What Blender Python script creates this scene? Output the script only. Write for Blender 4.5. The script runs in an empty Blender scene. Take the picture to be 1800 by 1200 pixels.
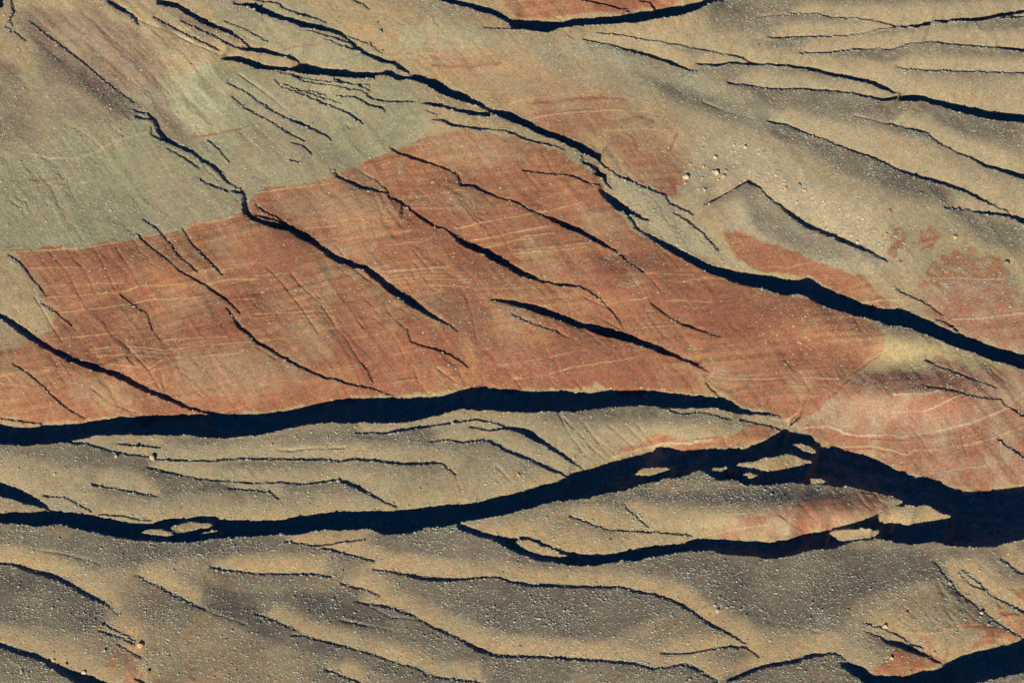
import bpy, math, random
import numpy as np
from mathutils import Vector, Matrix

rng = np.random.default_rng(11)
random.seed(11)
sc = bpy.context.scene

# ---------------------------------------------------------------- camera, sky, sun, exposure
PITCH = math.radians(42.0)
DIST = 1400.0
FPX = 4198.0                                   # focal length in pixels of an 1800 px wide frame
CAM = np.array([0.0, -DIST*math.cos(PITCH), DIST*math.sin(PITCH)])
cam_d = bpy.data.cameras.new('camera')
cam_d.sensor_width = 36.0
cam_d.lens = 36.0*FPX/1800.0
cam_d.clip_start = 1.0
cam_d.clip_end = 20000.0
cam = bpy.data.objects.new('camera', cam_d)
sc.collection.objects.link(cam)
cam.location = CAM
cam.rotation_euler = (math.pi/2-PITCH, 0, 0)
sc.camera = cam

SUN_EL = math.radians(20.0)
SUN_AZ = math.radians(21.0)                    # heading the light travels, clockwise from +Y
TAN = math.tan(SUN_EL)
DU = np.array([math.sin(SUN_AZ), math.cos(SUN_AZ)])
DV = np.array([math.cos(SUN_AZ), -math.sin(SUN_AZ)])

world = bpy.data.worlds.new("World")
sc.world = world
world.use_nodes = True
wn = world.node_tree
sky = wn.nodes.new('ShaderNodeTexSky')
sky.sky_type = 'NISHITA'
sky.sun_disc = False
sky.sun_elevation = SUN_EL
sky.sun_rotation = SUN_AZ + math.pi
sky.altitude = 1500
sky.air_density = 1.0
sky.dust_density = 0.0
sky.ozone_density = 8.0
tint = wn.nodes.new('ShaderNodeMix')
tint.data_type = 'RGBA'; tint.blend_type = 'MULTIPLY'; tint.inputs[0].default_value = 1.0
wn.links.new(sky.outputs[0], tint.inputs[6])
tint.inputs[7].default_value = (.04, .62, 1.25, 1)      # deep clear high-desert blue
wn.links.new(tint.outputs[2], wn.nodes['Background'].inputs[0])
wn.nodes['Background'].inputs[1].default_value = 0.05

sun_d = bpy.data.lights.new('sun', 'SUN')
sun_d.energy = 5.0
sun_d.angle = math.radians(0.5)
sun_d.color = (1.0, 0.94, 0.79)
sun = bpy.data.objects.new('sun', sun_d)
sc.collection.objects.link(sun)
ldir = Vector((DU[0]*math.cos(SUN_EL), DU[1]*math.cos(SUN_EL), -math.sin(SUN_EL)))
sun.rotation_euler = ldir.to_track_quat('-Z', 'Y').to_euler()
sun.location = (0, 0, 1500)

sc.view_settings.view_transform = 'Standard'
sc.view_settings.look = 'None'
sc.view_settings.gamma = 1.0
sc.view_settings.exposure = 0.3
sc.view_settings.use_curve_mapping = False

# ---------------------------------------------------------------- survey data
# Bands of deep shade as read off the photograph (1800 x 1200): x, far edge, near edge
BANDS = """
0 743 780;25 748 781;50 750 781;75 745 779;100 743 777;125 743 774;150 741 770;162 737 767;175 735 764;200 732 763;250 729 764;325 727 764;350 726 766;380 726 769;420 727 768;450 727 765;482 724 759;512 718 751;562 707 744;587 703 742;610 699 743;675 698 744;712 699 743;750 697 735;775 695 729;787 691 725;812 684 720;840 679 721;862 681 721;900 685 723;945 687 725;965 686 722;995 685 723;1010 689 722;1040 689 720;1062 686 715;1075 685 714;1105 685 712;1142 684 711;1162 687 715;1182 689 716;1207 692 717;1225 694 717;1257 697 716;1267 695 718;1285 704 723;1300 714 727;1325 722 728;1350 724 729;1372 730 732
0 845 871;25 854 877;50 866 886;75 880 891;87 893 896
0 900 919;30 899 919;50 898 924;82 896 924;105 896 919;120 898 925;140 900 929;162 903 935;175 905 937;225 916 946;265 917 950;275 914 951;295 909 952;325 909 952;350 904 950;375 905 946;390 911 945;450 913 940;500 911 938;520 906 938;525 905 937;560 900 931;570 899 929;600 897 930;645 896 929;660 896 932;667 896 938;682 897 938;722 892 936;732 894 933;750 890 925;770 885 925;787 885 924;810 885 917;825 885 914;850 878 909;880 870 904;900 867 899;925 859 893;975 844 880;995 839 878;1000 830 877;1035 822 874;1040 821 870;1075 809 864;1100 803 860;1125 797 850;1150 784 844;1162 784 841;1175 785 839;1195 790 836;1220 787 829;1232 785 826;1250 787 838;1262 789 841;1290 787 841;1305 785 850;1337 777 852;1350 769 851;1372 757 848;1378 751 848;1392 752 847;1400 759 848;1425 764 850;1437 777 851;1462 784 853;1500 792 857;1537 806 864;1550 812 867;1575 822 875;1585 827 878;1588 829 954;1600 835 957;1635 839 951;1650 845 954;1662 850 957;1675 856 958;1700 861 960;1712 861 961;1737 861 960;1750 860 960;1775 856 953;1800 850 946
800 919 925;812 919 932;825 924 939;850 934 944;862 937 946;900 945 967;925 941 976;937 945 981;950 950 984;962 955 986;975 962 989;1000 967 992;1012 969 992;1037 972 992;1050 971 992;1075 970 986;1112 962 984;1125 960 984;1150 956 976;1187 955 972;1200 954 969;1212 948 966;1225 944 968;1262 946 972;1325 949 977;1350 951 982;1387 946 975;1412 937 969;1425 935 966;1450 931 963;1470 925 961;1475 924 959;1500 917 950;1530 907 946;1550 897 945;1575 887 952;1588 879 955
1475 1162 1167;1490 1161 1177;1505 1166 1188;1525 1174 1204;1535 1185 1210;1590 1186 1225;1625 1175 1225;1655 1174 1215;1660 1162 1212;1700 1146 1200;1750 1135 1191;1775 1130 1186;1800 1120 1180
1517 1106 1108;1545 1115 1119;1562 1122 1133;1580 1124 1137;1600 1133 1144;1625 1145 1154;1645 1155 1162;1658 1162 1165
0 985 991;25 988 994;50 994 1003;75 1001 1011;100 1009 1020;125 1022 1031;150 1037 1047;175 1050 1059;190 1061 1065;207 1078 1080
0 1126 1137;25 1135 1146;65 1147 1158;85 1156 1170;105 1166 1182;125 1174 1195;150 1182 1204;175 1191 1215;195 1199 1222;230 1212 1235
712 1004 1010;720 1007 1015;750 1011 1019;780 1014 1022;825 1014 1018;870 1010 1013
875 750 755;890 748 755;900 749 757;920 750 762;937 757 772;955 772 782;975 785 795;995 799 807;1012 812 817;1025 821 823
1053 331 338;1060 333 348;1070 341 358;1085 352 370;1100 364 374;1120 376 383;1140 388 391
1108 398 400;1125 405 409;1140 411 417;1160 420 432;1180 428 443;1200 440 455;1225 452 468;1250 465 480;1275 471 489;1300 477 500;1325 481 505;1350 484 510;1382 490 519;1407 490 517;1417 485 522;1427 489 528;1437 497 533;1475 514 546;1500 525 555;1512 531 557;1525 535 560;1550 542 567;1557 544 574;1582 540 572;1605 550 578;1612 554 580;1637 565 591;1650 571 596;1660 576 602;1675 582 608;1700 591 617;1725 601 626;1745 609 635;1775 617 642;1800 622 649
1370 358 363;1387 370 380;1412 387 397;1437 400 407;1475 414 424;1500 425 434;1525 437 444;1550 451 455;1562 459 461
1687 365 368;1720 370 375;1755 373 380;1775 375 384;1800 384 394
1580 165 178;1600 165 178;1625 168 180;1650 176 187;1687 183 198;1720 190 208;1737 196 213;1775 199 215;1800 201 218
1575 46 51;1610 44 52;1637 36 44;1687 32 39;1725 29 37;1762 20 30;1800 15 24
765 -8 0;790 -4 7;812 3 12;837 8 20;862 15 25;880 22 33;895 32 44;900 34 52;925 35 54;945 37 56;960 38 60;982 38 51;1000 33 49;1050 31 45;1112 23 43;1150 15 37;1200 9 29;1230 0 17;1250 -6 8;1275 -12 0
275 -2 8;312 5 15;325 15 25;345 26 37;375 41 50;410 57 65
430 3 10;450 7 22;475 20 32;500 29 38;530 37 49;550 42 52;575 47 55;600 55 64;612 67 74;625 78 88;640 88 97;660 96 105;675 103 111;690 105 115;705 115 124;715 122 129;723 130 132
425 82 88;450 85 93;470 86 95;500 94 102;520 101 108;526 108 114
390 100 104;412 97 107;437 103 116;450 109 122;487 118 126;512 119 126;527 111 130;542 112 132;562 119 132;587 119 136;625 125 138;655 127 140;667 126 133;675 122 133;690 126 138;702 132 142;720 134 140;727 130 143;745 134 147;767 140 160;787 153 170;812 162 178;837 175 185;862 191 199;880 193 207;900 197 216;925 212 226;950 224 238;975 234 247;995 241 255;1012 248 265;1037 261 275;1055 271 286
740 182 184;750 179 184;775 181 189;800 190 197;825 194 202;850 197 204;862 198 206
187 -4 4;207 8 17;225 19 27;237 28 40;244 42 46
510 396 408;525 404 418;540 410 425;550 417 431;562 428 440;575 438 451;600 451 464;625 462 471;637 464 475;650 470 486;665 480 495;680 493 510;700 508 523;725 525 541;750 544 553;775 561 567;795 573 576;805 582 584
0 550 559;25 562 577;50 580 595;72 597 607;100 611 624;125 624 636;145 633 642;165 635 649;185 645 654;212 651 666;237 665 679;262 680 690;287 691 700;312 702 710;337 714 720;362 722 725;387 726 728
782 400 402;800 412 422;812 420 432;825 425 438;850 435 448;862 442 457;887 454 468;900 465 479;925 479 488;950 491 497;975 497 501;1000 500 505;1017 501 505;1035 508 512
955 379 382;975 383 393;1000 395 405;1020 402 411;1037 412 422;1060 426 433;1085 440 444
862 525 528;880 526 532;900 527 536;925 532 543;950 538 552;975 548 560;1000 559 570;1025 566 577;1050 570 587;1075 577 593;1112 588 602;1137 600 612;1162 608 620;1187 620 628;1212 632 638;1237 646 650;1245 652 654
"""
# sun-catching rises inside the shaded canyons
ISLES = """
245 934;262 929;285 928;300 933;307 938;290 941;265 938
298 926;310 922;332 916;375 918;372 924;345 929;315 935;305 931
345 937;372 931;388 929;380 934
905 951;930 947;945 955;975 967;1000 975;975 976;930 968
1115 833;1125 824;1140 820;1165 819;1180 822;1160 829;1140 835
1245 825;1255 821;1272 819;1282 817;1268 827
1305 833;1320 829;1332 834;1315 839
1292 815;1330 810;1350 803;1382 796;1400 801;1430 811;1400 820;1350 826;1325 822
1392 779;1410 779;1425 784;1435 793;1430 796;1412 790
1425 841;1440 840;1454 843;1445 848;1425 849
1545 905;1550 897;1575 889;1625 887;1645 895;1677 908;1650 911;1612 919;1597 924;1582 917;1545 915
1458 935;1480 930;1520 928;1550 932;1540 940;1500 947;1475 948
1225 966;1245 965;1262 968;1245 971
165 905;200 902;225 907;265 912;255 916;225 914
"""
# narrow ravines and cracks: x y width
LINES = """
395 38 1.5;430 52 2;470 74 1.5
330 25 2;360 38 2.5;395 56 2
270 30 1.3;330 62 1.6;385 88 1.6
487 128 1.6;530 137 2;580 145 1.6;650 152 1.3
500 150 1.3;560 172 1.6;600 184 1.3
420 130 1.3;470 165 1.3;510 200 1.3;545 225 1.2
85 440 1.2;120 480 1.3;140 520 1.2
120 440 1.2;150 475 1.3;165 505 1.2
60 520 1.2;90 570 1.3;110 600 1.2
225 610 1.2;262 650 1.3;285 690 1.2
590 430 1.2;620 470 1.3;660 500 1.2
470 470 1.2;500 500 1.3;530 540 1.3;560 585 1.2
720 430 1.2;760 480 1.2
820 520 1.2;840 600 1.2
980 720 1.2;1000 760 1.3;1030 800 1.2
1020 735 1.2;1050 775 1.3;1075 805 1.2
1120 745 1.2;1150 780 1.2
1000 905 1.4;1040 918 1.6;1075 930 1.6;1120 932 1.6;1190 936 1.6;1215 940 1.3
1095 885 1.3;1110 900 1.6;1140 925 1.5
1370 905 1.2;1410 930 1.2
1640 985 1.2;1680 1030 1.4;1700 1055 1.2
1640 1060 1.2;1670 1095 1.3
1585 1060 1.2;1620 1095 1.3
1600 745 1.2;1640 800 1.2
1690 760 1.2;1700 800 1.2
40 905 1.2;90 912 1.4;160 925 1.4
60 965 1.3;120 975 1.3;180 990 1.2
240 1010 1.3;300 1040 1.4;360 1070 1.3;430 1095 1.2
500 950 1.3;560 958 1.5;640 945 1.3
640 1060 1.3;690 1085 1.3;740 1090 1.2
600 1090 1.2;660 1100 1.3;720 1112 1.2
1350 1090 1.3;1400 1100 1.3;1440 1110 1.2
1100 374 2.5;1112 390 3;1126 407 3
0 734 2;30 737 3;75 744 2
1300 736 3;1345 746 3;1372 754 3
1390 746 2;1405 734 2
175 903 1.5;215 904 2;240 910 2;265 913 2
1282 1194 4;1325 1175 6;1350 1168 5;1390 1161 5;1430 1149 5;1470 1146 3;1485 1157 2
1520 1092 2;1555 1103 2.5;1582 1116 2.5;1600 1130 2;1622 1136 2
1667 1027 2;1690 1042 2.5;1715 1060 2.5;1725 1072 3;1750 1090 3;1775 1107 2.5;1797 1120 2
1692 1002 1.5;1717 1019 2;1740 1042 2.5;1762 1055 3;1800 1074 3.5
1685 1007 1;1710 1027 1.5;1735 1037 1.5
1760 980 1;1780 997 1.5;1800 1010 2
1555 1045 1;1570 1056 1.2
1555 1060 1.2;1575 1080 1.3;1607 1107 1
1525 1072 1.3;1537 1082 1.3
180 1092 1.5;207 1107 2;237 1125 2
175 1107 1;215 1120 1.5;235 1130 1.5
207 1130 1.5;235 1147 1.5;248 1153 1.5
237 1190 2;255 1198 3
370 996 1.5;400 1000 2.5;450 1007 2.5;550 1007 3;580 1012 2.5
600 1025 3;625 1031 3;647 1036 2;665 1045 1
625 1056 1.5;667 1062 3;695 1069 3;725 1079 3;762 1102 3;787 1112 4;810 1122 3;840 1140 7;870 1150 5;900 1152 4;950 1152 4;1050 1159 4;1112 1164 4;1150 1174 3;1175 1171 2.5;1195 1166 3;1215 1169 4;1232 1180 4;1250 1190 2;1262 1197 4
567 962 1;600 969 1.5;637 979 2.5;657 984 1
657 999 1.5;700 1006 3;715 1008 3
870 1012 3;900 1021 3;930 1027 5;975 1027 4;1012 1029 4;1055 1030 4;1097 1030 3;1112 1036 4;1150 1044 4;1182 1053 4;1200 1062 5;1220 1075 4;1245 1094 5;1270 1106 4;1300 1122 3;1310 1128 1
450 1077 1;487 1091 1.5;520 1105 1.5
512 1114 1.5;535 1115 2.5;570 1125 3;605 1134 3;635 1142 2.5;662 1150 1.5;687 1160 2;737 1172 1.3;750 1185 2;787 1191 3;850 1197 3
1162 1146 1.5;1200 1147 2;1250 1140 3;1282 1135 3;1312 1136 4;1325 1145 2;1334 1154 1
570 1175 1;635 1197 1.5
112 775 1;155 779 2;195 791 2;225 797 1.5;260 801 1.5;282 807 2;312 807 3;362 809 2.5;400 807 2;425 805 2;450 806 2;550 806 3;600 809 3;620 805 4;662 809 3;712 814 3.5;762 811 4;775 812 1.5;800 831 1;810 860 1
207 779 1;282 785 1.5
260 820 1;350 841 1.5;400 845 1.5;450 848 2;495 846 2;537 850 2;562 846 2;590 842 3;610 847 5;630 855 6;650 867 4;675 880 2;697 890 1
400 857 2.5;450 861 2;475 864 1.5;490 875 1.5
162 850 1;225 861 1.5;275 870 1
75 869 1;120 875 1.5;160 897 1.5
625 759 1.5;675 761 3;712 754 3.5;762 747 3;800 742 2.5;835 737 3;862 741 3;887 747 2
825 750 2;860 755 3;880 753 3
755 775 1.5;787 772 2.5;812 776 2;850 772 3;865 776 4;885 788 4;900 793 4;925 803 4.5;950 815 4.5;980 827 4.5;997 836 3
875 820 1;900 847 1
487 790 1;612 786 1
987 730 1;1012 755 1.3;1050 795 1.3;1070 810 1
1037 762 1.3;1085 800 1.3
1070 747 1.2;1115 785 1
1105 750 1;1137 782 1
1162 716 2;1200 725 2.5;1235 722 2;1250 727 2;1285 736 1.5
1620 675 2;1650 681 3;1687 687 3;1720 697 2.5;1760 700 2;1765 709 3;1787 722 3;1800 734 3
1625 632 1;1675 652 1.5;1710 665 1.5;1750 680 1
1755 772 1;1785 792 1.5;1800 805 2
1555 617 1;1510 647 1;1457 697 1;1425 727 1
1575 507 2;1600 520 3;1635 537 2;1657 555 1
1645 562 2;1662 566 3;1682 581 4
1315 316 2;1337 330 2.5;1350 347 2;1370 360 3
1240 360 1.6;1282 337 2;1312 319 2.2;1337 330 2
1350 214 1;1382 220 1.5;1420 235 1.5;1450 245 1.5;1475 256 2.5;1505 267 2.5;1535 276 3;1562 290 3;1582 299 3;1600 305 4;1625 314 4;1657 322 5;1700 337 4;1725 351 4;1750 364 2.5;1772 372 1.5
1660 364 1;1687 367 3
1500 202 .8;1562 217 1;1600 226 1.5;1632 235 1.5;1650 252 1.5;1682 268 2.5;1705 277 3;1732 291 4;1755 299 4;1775 303 5;1800 312 6
1225 112 2;1262 115 4;1282 111 3.5;1312 113 4;1350 113 4;1387 115 4;1437 124 5;1475 133 5;1512 140 5;1537 146 6;1557 155 6;1580 165 2
1277 146 1;1312 150 1.5;1350 156 2;1412 157 2;1462 160 2;1500 164 2;1525 170 3;1550 174 3.5;1575 170 5
1050 59 1;1095 64 2;1125 71 2.5;1162 75 2.5;1212 85 2.5;1250 90 2;1280 97 2.5;1300 100 3;1320 109 2
1025 71 1;1075 82 3;1100 90 4;1137 99 4.5;1175 110 4;1200 120 3.5;1225 126 1.5
1235 178 .8;1275 195 1;1325 210 1
1325 27 1;1387 25 1;1437 26 1.5;1462 32 2;1525 35 2.5;1550 41 3;1575 46 2.5
1350 66 1;1400 66 1.5;1450 65 2;1500 63 2;1537 56 1.5;1575 49 2
1407 92 1;1437 94 1.5;1470 90 1.5;1507 87 2.5;1565 88 2.5;1600 79 3;1637 75 2.5;1700 81 2.5;1750 84 3;1800 89 5
1575 120 .8;1645 124 1.5;1700 125 2;1800 129 2.5
1760 33 1;1800 31 1.5
1125 2 1;1142 5 2;1152 15 2.5
1025 0 1;1075 11 1.5;1105 20 2
975 30 1;990 36 1
850 49 1;875 51 2.5;900 52 2.5
620 0 1;640 10 1.5;650 17 1.5
317 37 2;362 57 3;400 77 3;425 86 3
410 62 4;425 72 3;440 82 4
390 45 1;415 55 1.3;450 75 1.3
410 7 3;437 10 5
450 2 2;487 6 4;500 16 3;525 25 4;550 31 3;572 39 2
615 66 2;635 74 2;650 77 3;662 87 2.5;672 93 2.5
537 54 2;570 62 3;600 71 3;622 80 2
572 71 1.5;600 81 2;625 87 2
750 196 1.5;767 202 2
760 211 2.5;780 213 4;792 220 6;812 223 3;837 226 5;862 229 3;887 230 2;900 235 4;925 245 4;950 252 3.5;975 259 3;992 264 2
1020 277 3;1027 287 4;1045 296 4;1050 305 8;1062 310 6;1065 322 2.5;1075 332 2
1055 272 3;1054 288 3;1067 298 3;1090 312 1.5;1105 318 1.3
1100 312 1.5;1120 325 2;1150 336 2;1170 344 2;1177 360 2;1187 362 1.5;1217 377 2
1185 374 2;1212 390 2.5;1237 410 2;1262 440 1
1040 325 2;1057 326 2
512 134 2;535 144 2.5;567 150 3;605 157 3;635 161 3;657 175 3;687 180 3;732 179 2
482 142 1.5;500 157 2;532 167 3;557 177 3.5;575 186 3;600 194 3;615 201 3.5;637 216 3
540 160 2;572 170 2
592 171 2;625 172 3;650 185 3;675 191 3;677 197 2
450 176 2;485 199 3;525 217 4;550 227 3;575 239 3;580 246 3
450 200 1.5;475 212 2.5;500 230 3;535 247 2
512 249 1.5;535 257 2;547 269 3
400 145 1;430 160 1.5;450 176 2
408 170 1;430 190 1.5;450 200 1.5
585 140 1;625 150 1.5;650 160 1.5
610 217 1;615 225 1
510 281 1.5;525 286 2
242 35 1;287 52 1.3;337 75 1.3;387 96 1.3
52 37 2;75 55 2;100 75 1.5;150 112 1.2;187 145 1.5;225 172 1.5;235 180 1.5
2 -4 6;3 10 5
20 0 3;25 20 5;17 32 3;22 45 2
10 45 2;20 57 2
25 55 2;45 72 2
232 192 2;260 200 4;272 212 7;280 230 8;292 245 7;315 257 5;337 265 6;355 280 6;375 291 6;387 303 6;400 320 4;425 335 3;430 342 5;429 355 8;432 372 9;445 383 7;475 394 7;500 399 8;512 402 11
237 205 1.5;265 210 2
265 223 3;267 237 3;287 247 3
295 262 1.3;325 277 2.5;350 295 3
352 314 2;372 325 4;400 335 3;427 339 3
365 245 1.5;385 262 2;402 284 1.5
450 360 2;465 372 2;487 382 2;505 394 2.5
450 378 3;475 384 3;500 393 3
240 410 1.5;262 431 2;277 442 2.5;300 460 2.5;322 479 2;337 487 4;362 500 3;382 515 4;400 527 3;422 550 2
398 540 2;412 560 3;422 575 5;437 585 5;450 600 5;475 613 4;512 636 4;550 654 3.5;575 664 3.5;592 666 3.5;612 674 3;650 681 3;690 695 1.5
450 608 1;487 632 1
252 385 1.5;277 402 2;295 422 2;312 445 1.5;347 477 1.5
320 400 1;337 427 1.5;370 460 1.5;390 482 1
15 447 1.5;37 462 1.5;62 495 1.5;82 520 1
70 530 2;100 550 2;125 570 1;145 592 1
165 435 1;190 480 1;200 505 1
205 435 1;230 475 1;245 500 1
210 515 1;235 535 2;257 547 2;267 577 1;282 595 1
22 637 1;50 655 2;70 672 2;100 702 1.5;125 720 1.5;150 735 1.5
160 680 1;200 710 1;245 727 1
282 650 1;291 685 1
587 302 2;594 310 4;610 317 4;632 327 5;650 332 4;680 339 2.5;685 346 4;707 357 5;727 372 3;737 380 5;755 392 4;767 399 2.5;782 401 2
1035 510 2.5;1050 522 1.5;1065 535 1.5;1080 553 1.5;1092 568 1;1100 578 1
707 360 3;705 377 4
1025 520 1;1070 542 1
1050 557 1;1092 577 1
687 261 4;700 269 4;725 277 4;750 285 3.5;790 300 2;805 307 3;810 325 4;832 327 3.5;850 336 3.5;875 347 3;887 351 1
887 351 1;912 357 2.5;930 370 3;955 380 3
1090 447 2;1112 465 1.5;1130 477 1;1150 495 1.3;1162 510 1
1145 532 1;1170 552 1.5;1195 567 3;1212 573 3;1237 582 2;1265 592 1.5
635 300 1;662 317 1;682 337 1.5
920 300 1.5;962 307 1.5;1007 311 1.5;1035 323 2
900 553 1.5;925 565 2;962 577 2.5;982 583 1;1010 597 1
1240 672 2;1262 695 2.5
680 545 1;700 565 1;715 577 1;722 600 1.5;737 606 2;757 610 2.5;787 621 3;812 636 2.5;822 645 1
592 575 1;612 598 1.2;635 637 1;647 652 1.5;655 672 1
627 562 1.2;642 576 1.2
655 555 1;687 582 1;715 632 1;727 645 1;737 670 1;750 687 1
767 645 1;800 670 1
512 480 1;532 505 1;562 530 1;590 572 1
907 667 1.2;920 685 1
995 650 1;1025 685 1
167 248 1.3;174 265 1.3
195 245 1.3;202 262 1.3
"""
# rock and soil units: name | outline
ZONES = """
grey|-60 150;80 120;180 190;260 150;390 108;480 128;600 138;720 140;752 182;765 236;690 262;600 300;588 318;450 332;430 370;320 400;250 414;150 430;20 440;-60 444
grey|350 0;520 0;600 60;700 120;640 122;560 112;470 85;400 50
greymid|700 100;700 60;760 20;880 60;900 76;800 92
red|20 442;150 432;250 416;320 401;428 376;450 333;520 325;588 320;602 302;690 264;765 238;830 230;900 246;990 268;1052 310;1060 345;1125 408;1200 458;1270 490;1350 512;1430 532;1480 548;1550 576;1555 615;1500 660;1430 725;1392 746;1350 724;1267 694;1140 684;840 680;610 700;450 727;250 730;0 742;-60 745;-60 600;0 612;60 600;100 560;60 500
redsoft|740 128;720 104;880 78;1000 150;1140 178;1210 222;1205 300;1172 345;1120 318;1062 285;900 205;820 165
red|1262 402;1340 422;1400 447;1500 482;1565 528;1552 540;1470 512;1420 486;1350 480;1300 462
redb|1146 335;1172 305;1192 325;1190 352;1160 345
redb|1550 418;1592 398;1578 432;1558 446
redb|1606 402;1672 398;1640 438;1615 446
redb|1632 470;1690 440;1765 448;1775 500;1700 500;1625 512;1610 490
redpale|1600 520;1700 500;1775 500;1800 520;1800 620;1700 590;1620 545
redpale|1395 745;1430 722;1500 660;1590 650;1700 692;1800 742;1800 852;1700 862;1600 835;1450 782
redpale|1620 630;1700 650;1800 650;1800 735;1700 695;1650 680
red|1530 1184;1590 1187;1660 1166;1640 1150;1590 1138;1570 1142
red|1600 1112;1625 1122;1648 1145;1630 1140
red|1560 1110;1700 1092;1730 1096;1800 1118;1700 1146;1735 1112;1680 1100
red|1740 1060;1800 1080;1800 1118;1770 1100
red|1770 1040;1800 1030;1800 1060
red|880 -5;1235 -5;1150 14;1100 22;1000 32;940 36;900 30
redb|180 1160;212 1138;236 1152;258 1176;252 1200;205 1196
redb|325 1200;345 1160;352 1166;336 1200
red|1075 808;1110 786;1160 768;1250 772;1330 748;1372 757;1337 777;1262 789;1195 790;1150 784
redpale|1420 880;1500 862;1585 878;1545 900;1450 930;1400 944;1230 944;1300 918
redb|1110 958;1160 950;1120 962
brown|15 25;90 5;190 60;280 150;340 240;350 265;310 250;255 195;150 115;50 70
brown|-60 105;20 105;42 140;60 190;80 250;-60 240
brown|100 90;180 110;240 160;230 215;160 220;110 190;60 140
brown|120 15;230 40;300 130;280 170;210 100
brown|270 0;430 60;430 80;330 50
yellow|1540 590;1600 575;1660 605;1740 660;1760 695;1690 686;1620 672;1560 655;1540 625
yellow|1640 420;1720 425;1780 455;1800 470;1800 560;1775 540;1770 480;1700 440;1640 450
yellow|1060 812;1150 778;1340 752;1340 760;1240 772;1140 784;1070 812
yellow|35 130;60 150;90 240;70 240
sand|700 1;780 10;900 80;1000 70;1200 60;1240 0;1800 0;1800 620;1700 590;1620 480;1560 450;1480 480;1350 420;1260 395;1170 345;1210 222;1140 178;1000 150;900 78
sand|0 780;450 765;900 722;1150 712;1290 725;1340 750;1150 780;1000 835;850 880;600 898;300 905;0 895
sand|1420 1130;1560 1110;1560 1180;1500 1160
brick|775 503;825 503;870 540;865 580;830 600;780 580
brick|690 545;760 570;800 590;820 640;760 640;700 600
brick|540 582;590 580;640 600;680 640;700 680;640 670;580 600
brick|1030 440;1080 450;1110 490;1120 520;1060 510
brick|255 715;290 700;340 722;270 727
brick|840 590;900 600;1100 620;1240 670;1200 686;900 684;840 672
brick|1146 335;1172 305;1192 325;1190 352;1160 345
brick|1180 490;1300 520;1400 560;1300 600;1220 570
brick|1340 615;1450 600;1540 600;1510 650;1380 650
brick|360 540;400 560;430 600;380 600
talus|1020 360;1080 370;1110 410;1100 430;1040 420;1000 390
talus|470 340;560 330;680 345;700 380;600 395;510 390
talus|905 420;960 430;1000 480;920 475
talus|300 620;450 610;560 650;480 690;330 700
talus|100 660;200 665;260 720;150 720
talus|770 330;860 340;850 375;780 370
talus|770 235;850 232;960 262;900 290;800 290;740 262
talus|480 560;560 550;600 600;580 640;520 620
talus|860 130;960 120;1100 180;1000 190;900 160
talus|20 450;60 470;110 560;60 600;0 600
fan|1215 250;1330 245;1450 330;1560 380;1600 470;1560 480;1440 400;1330 330;1250 350;1200 320
fan|1285 335;1320 318;1420 410;1560 480;1480 480;1380 430;1280 400
greyveg|1075 290;1110 318;1180 350;1230 395;1310 470;1290 470;1200 435;1130 390;1080 330
greyveg|865 535;920 545;1000 575;940 575;880 560
greyveg|980 60;1100 95;1300 150;1420 230;1420 250;1290 200;1150 140;1000 90
"""
# shallow-lit country (ground nearly parallel to the sun): outline
GRAZE = """
-60 925;250 955;650 942;800 930;900 970;1000 996;1200 982;1350 988;1420 1000;1250 1040;1130 1012;880 1000;760 975;600 955;440 975;300 975;160 1000;-60 955
430 1045;600 1040;640 1060;760 1112;840 1150;1000 1158;1000 1215;800 1210;600 1160;450 1110;300 1040;300 1000
-60 1000;60 1010;180 1062;150 1110;-60 1080
900 1035;1100 1042;1180 1060;1060 1130;860 1110;720 1040;700 1015
1200 985;1480 965;1700 970;1660 1010;1500 1050;1480 1110;1340 1100;1240 1060
0 790;450 770;820 735;860 770;700 800;450 830;120 820
150 835;450 820;700 822;600 845;420 855;280 875
920 880;1100 862;1400 856;1500 866;1440 880;1250 885;1100 890
1100 60;1400 75;1440 92;1250 110;1050 80
1240 0;1800 -60;1800 0;1500 20;1250 60
1260 125;1440 135;1500 160;1350 170
1340 160;1560 185;1800 230;1800 290;1640 240;1440 215;1300 190
1440 88;1800 95;1800 125;1580 118
1400 240;1540 280;1650 330;1700 370;1600 350;1470 300
1660 365;1800 400;1800 450;1740 430;1690 390
1120 130;1300 185;1420 235;1400 255;1280 215;1180 180
1300 325;1400 410;1500 450;1440 460;1330 410
60 60;260 200;220 210;60 100
1240 20;1800 30;1800 60;1300 60
1600 170;1800 220;1800 250;1620 190
"""
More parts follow.
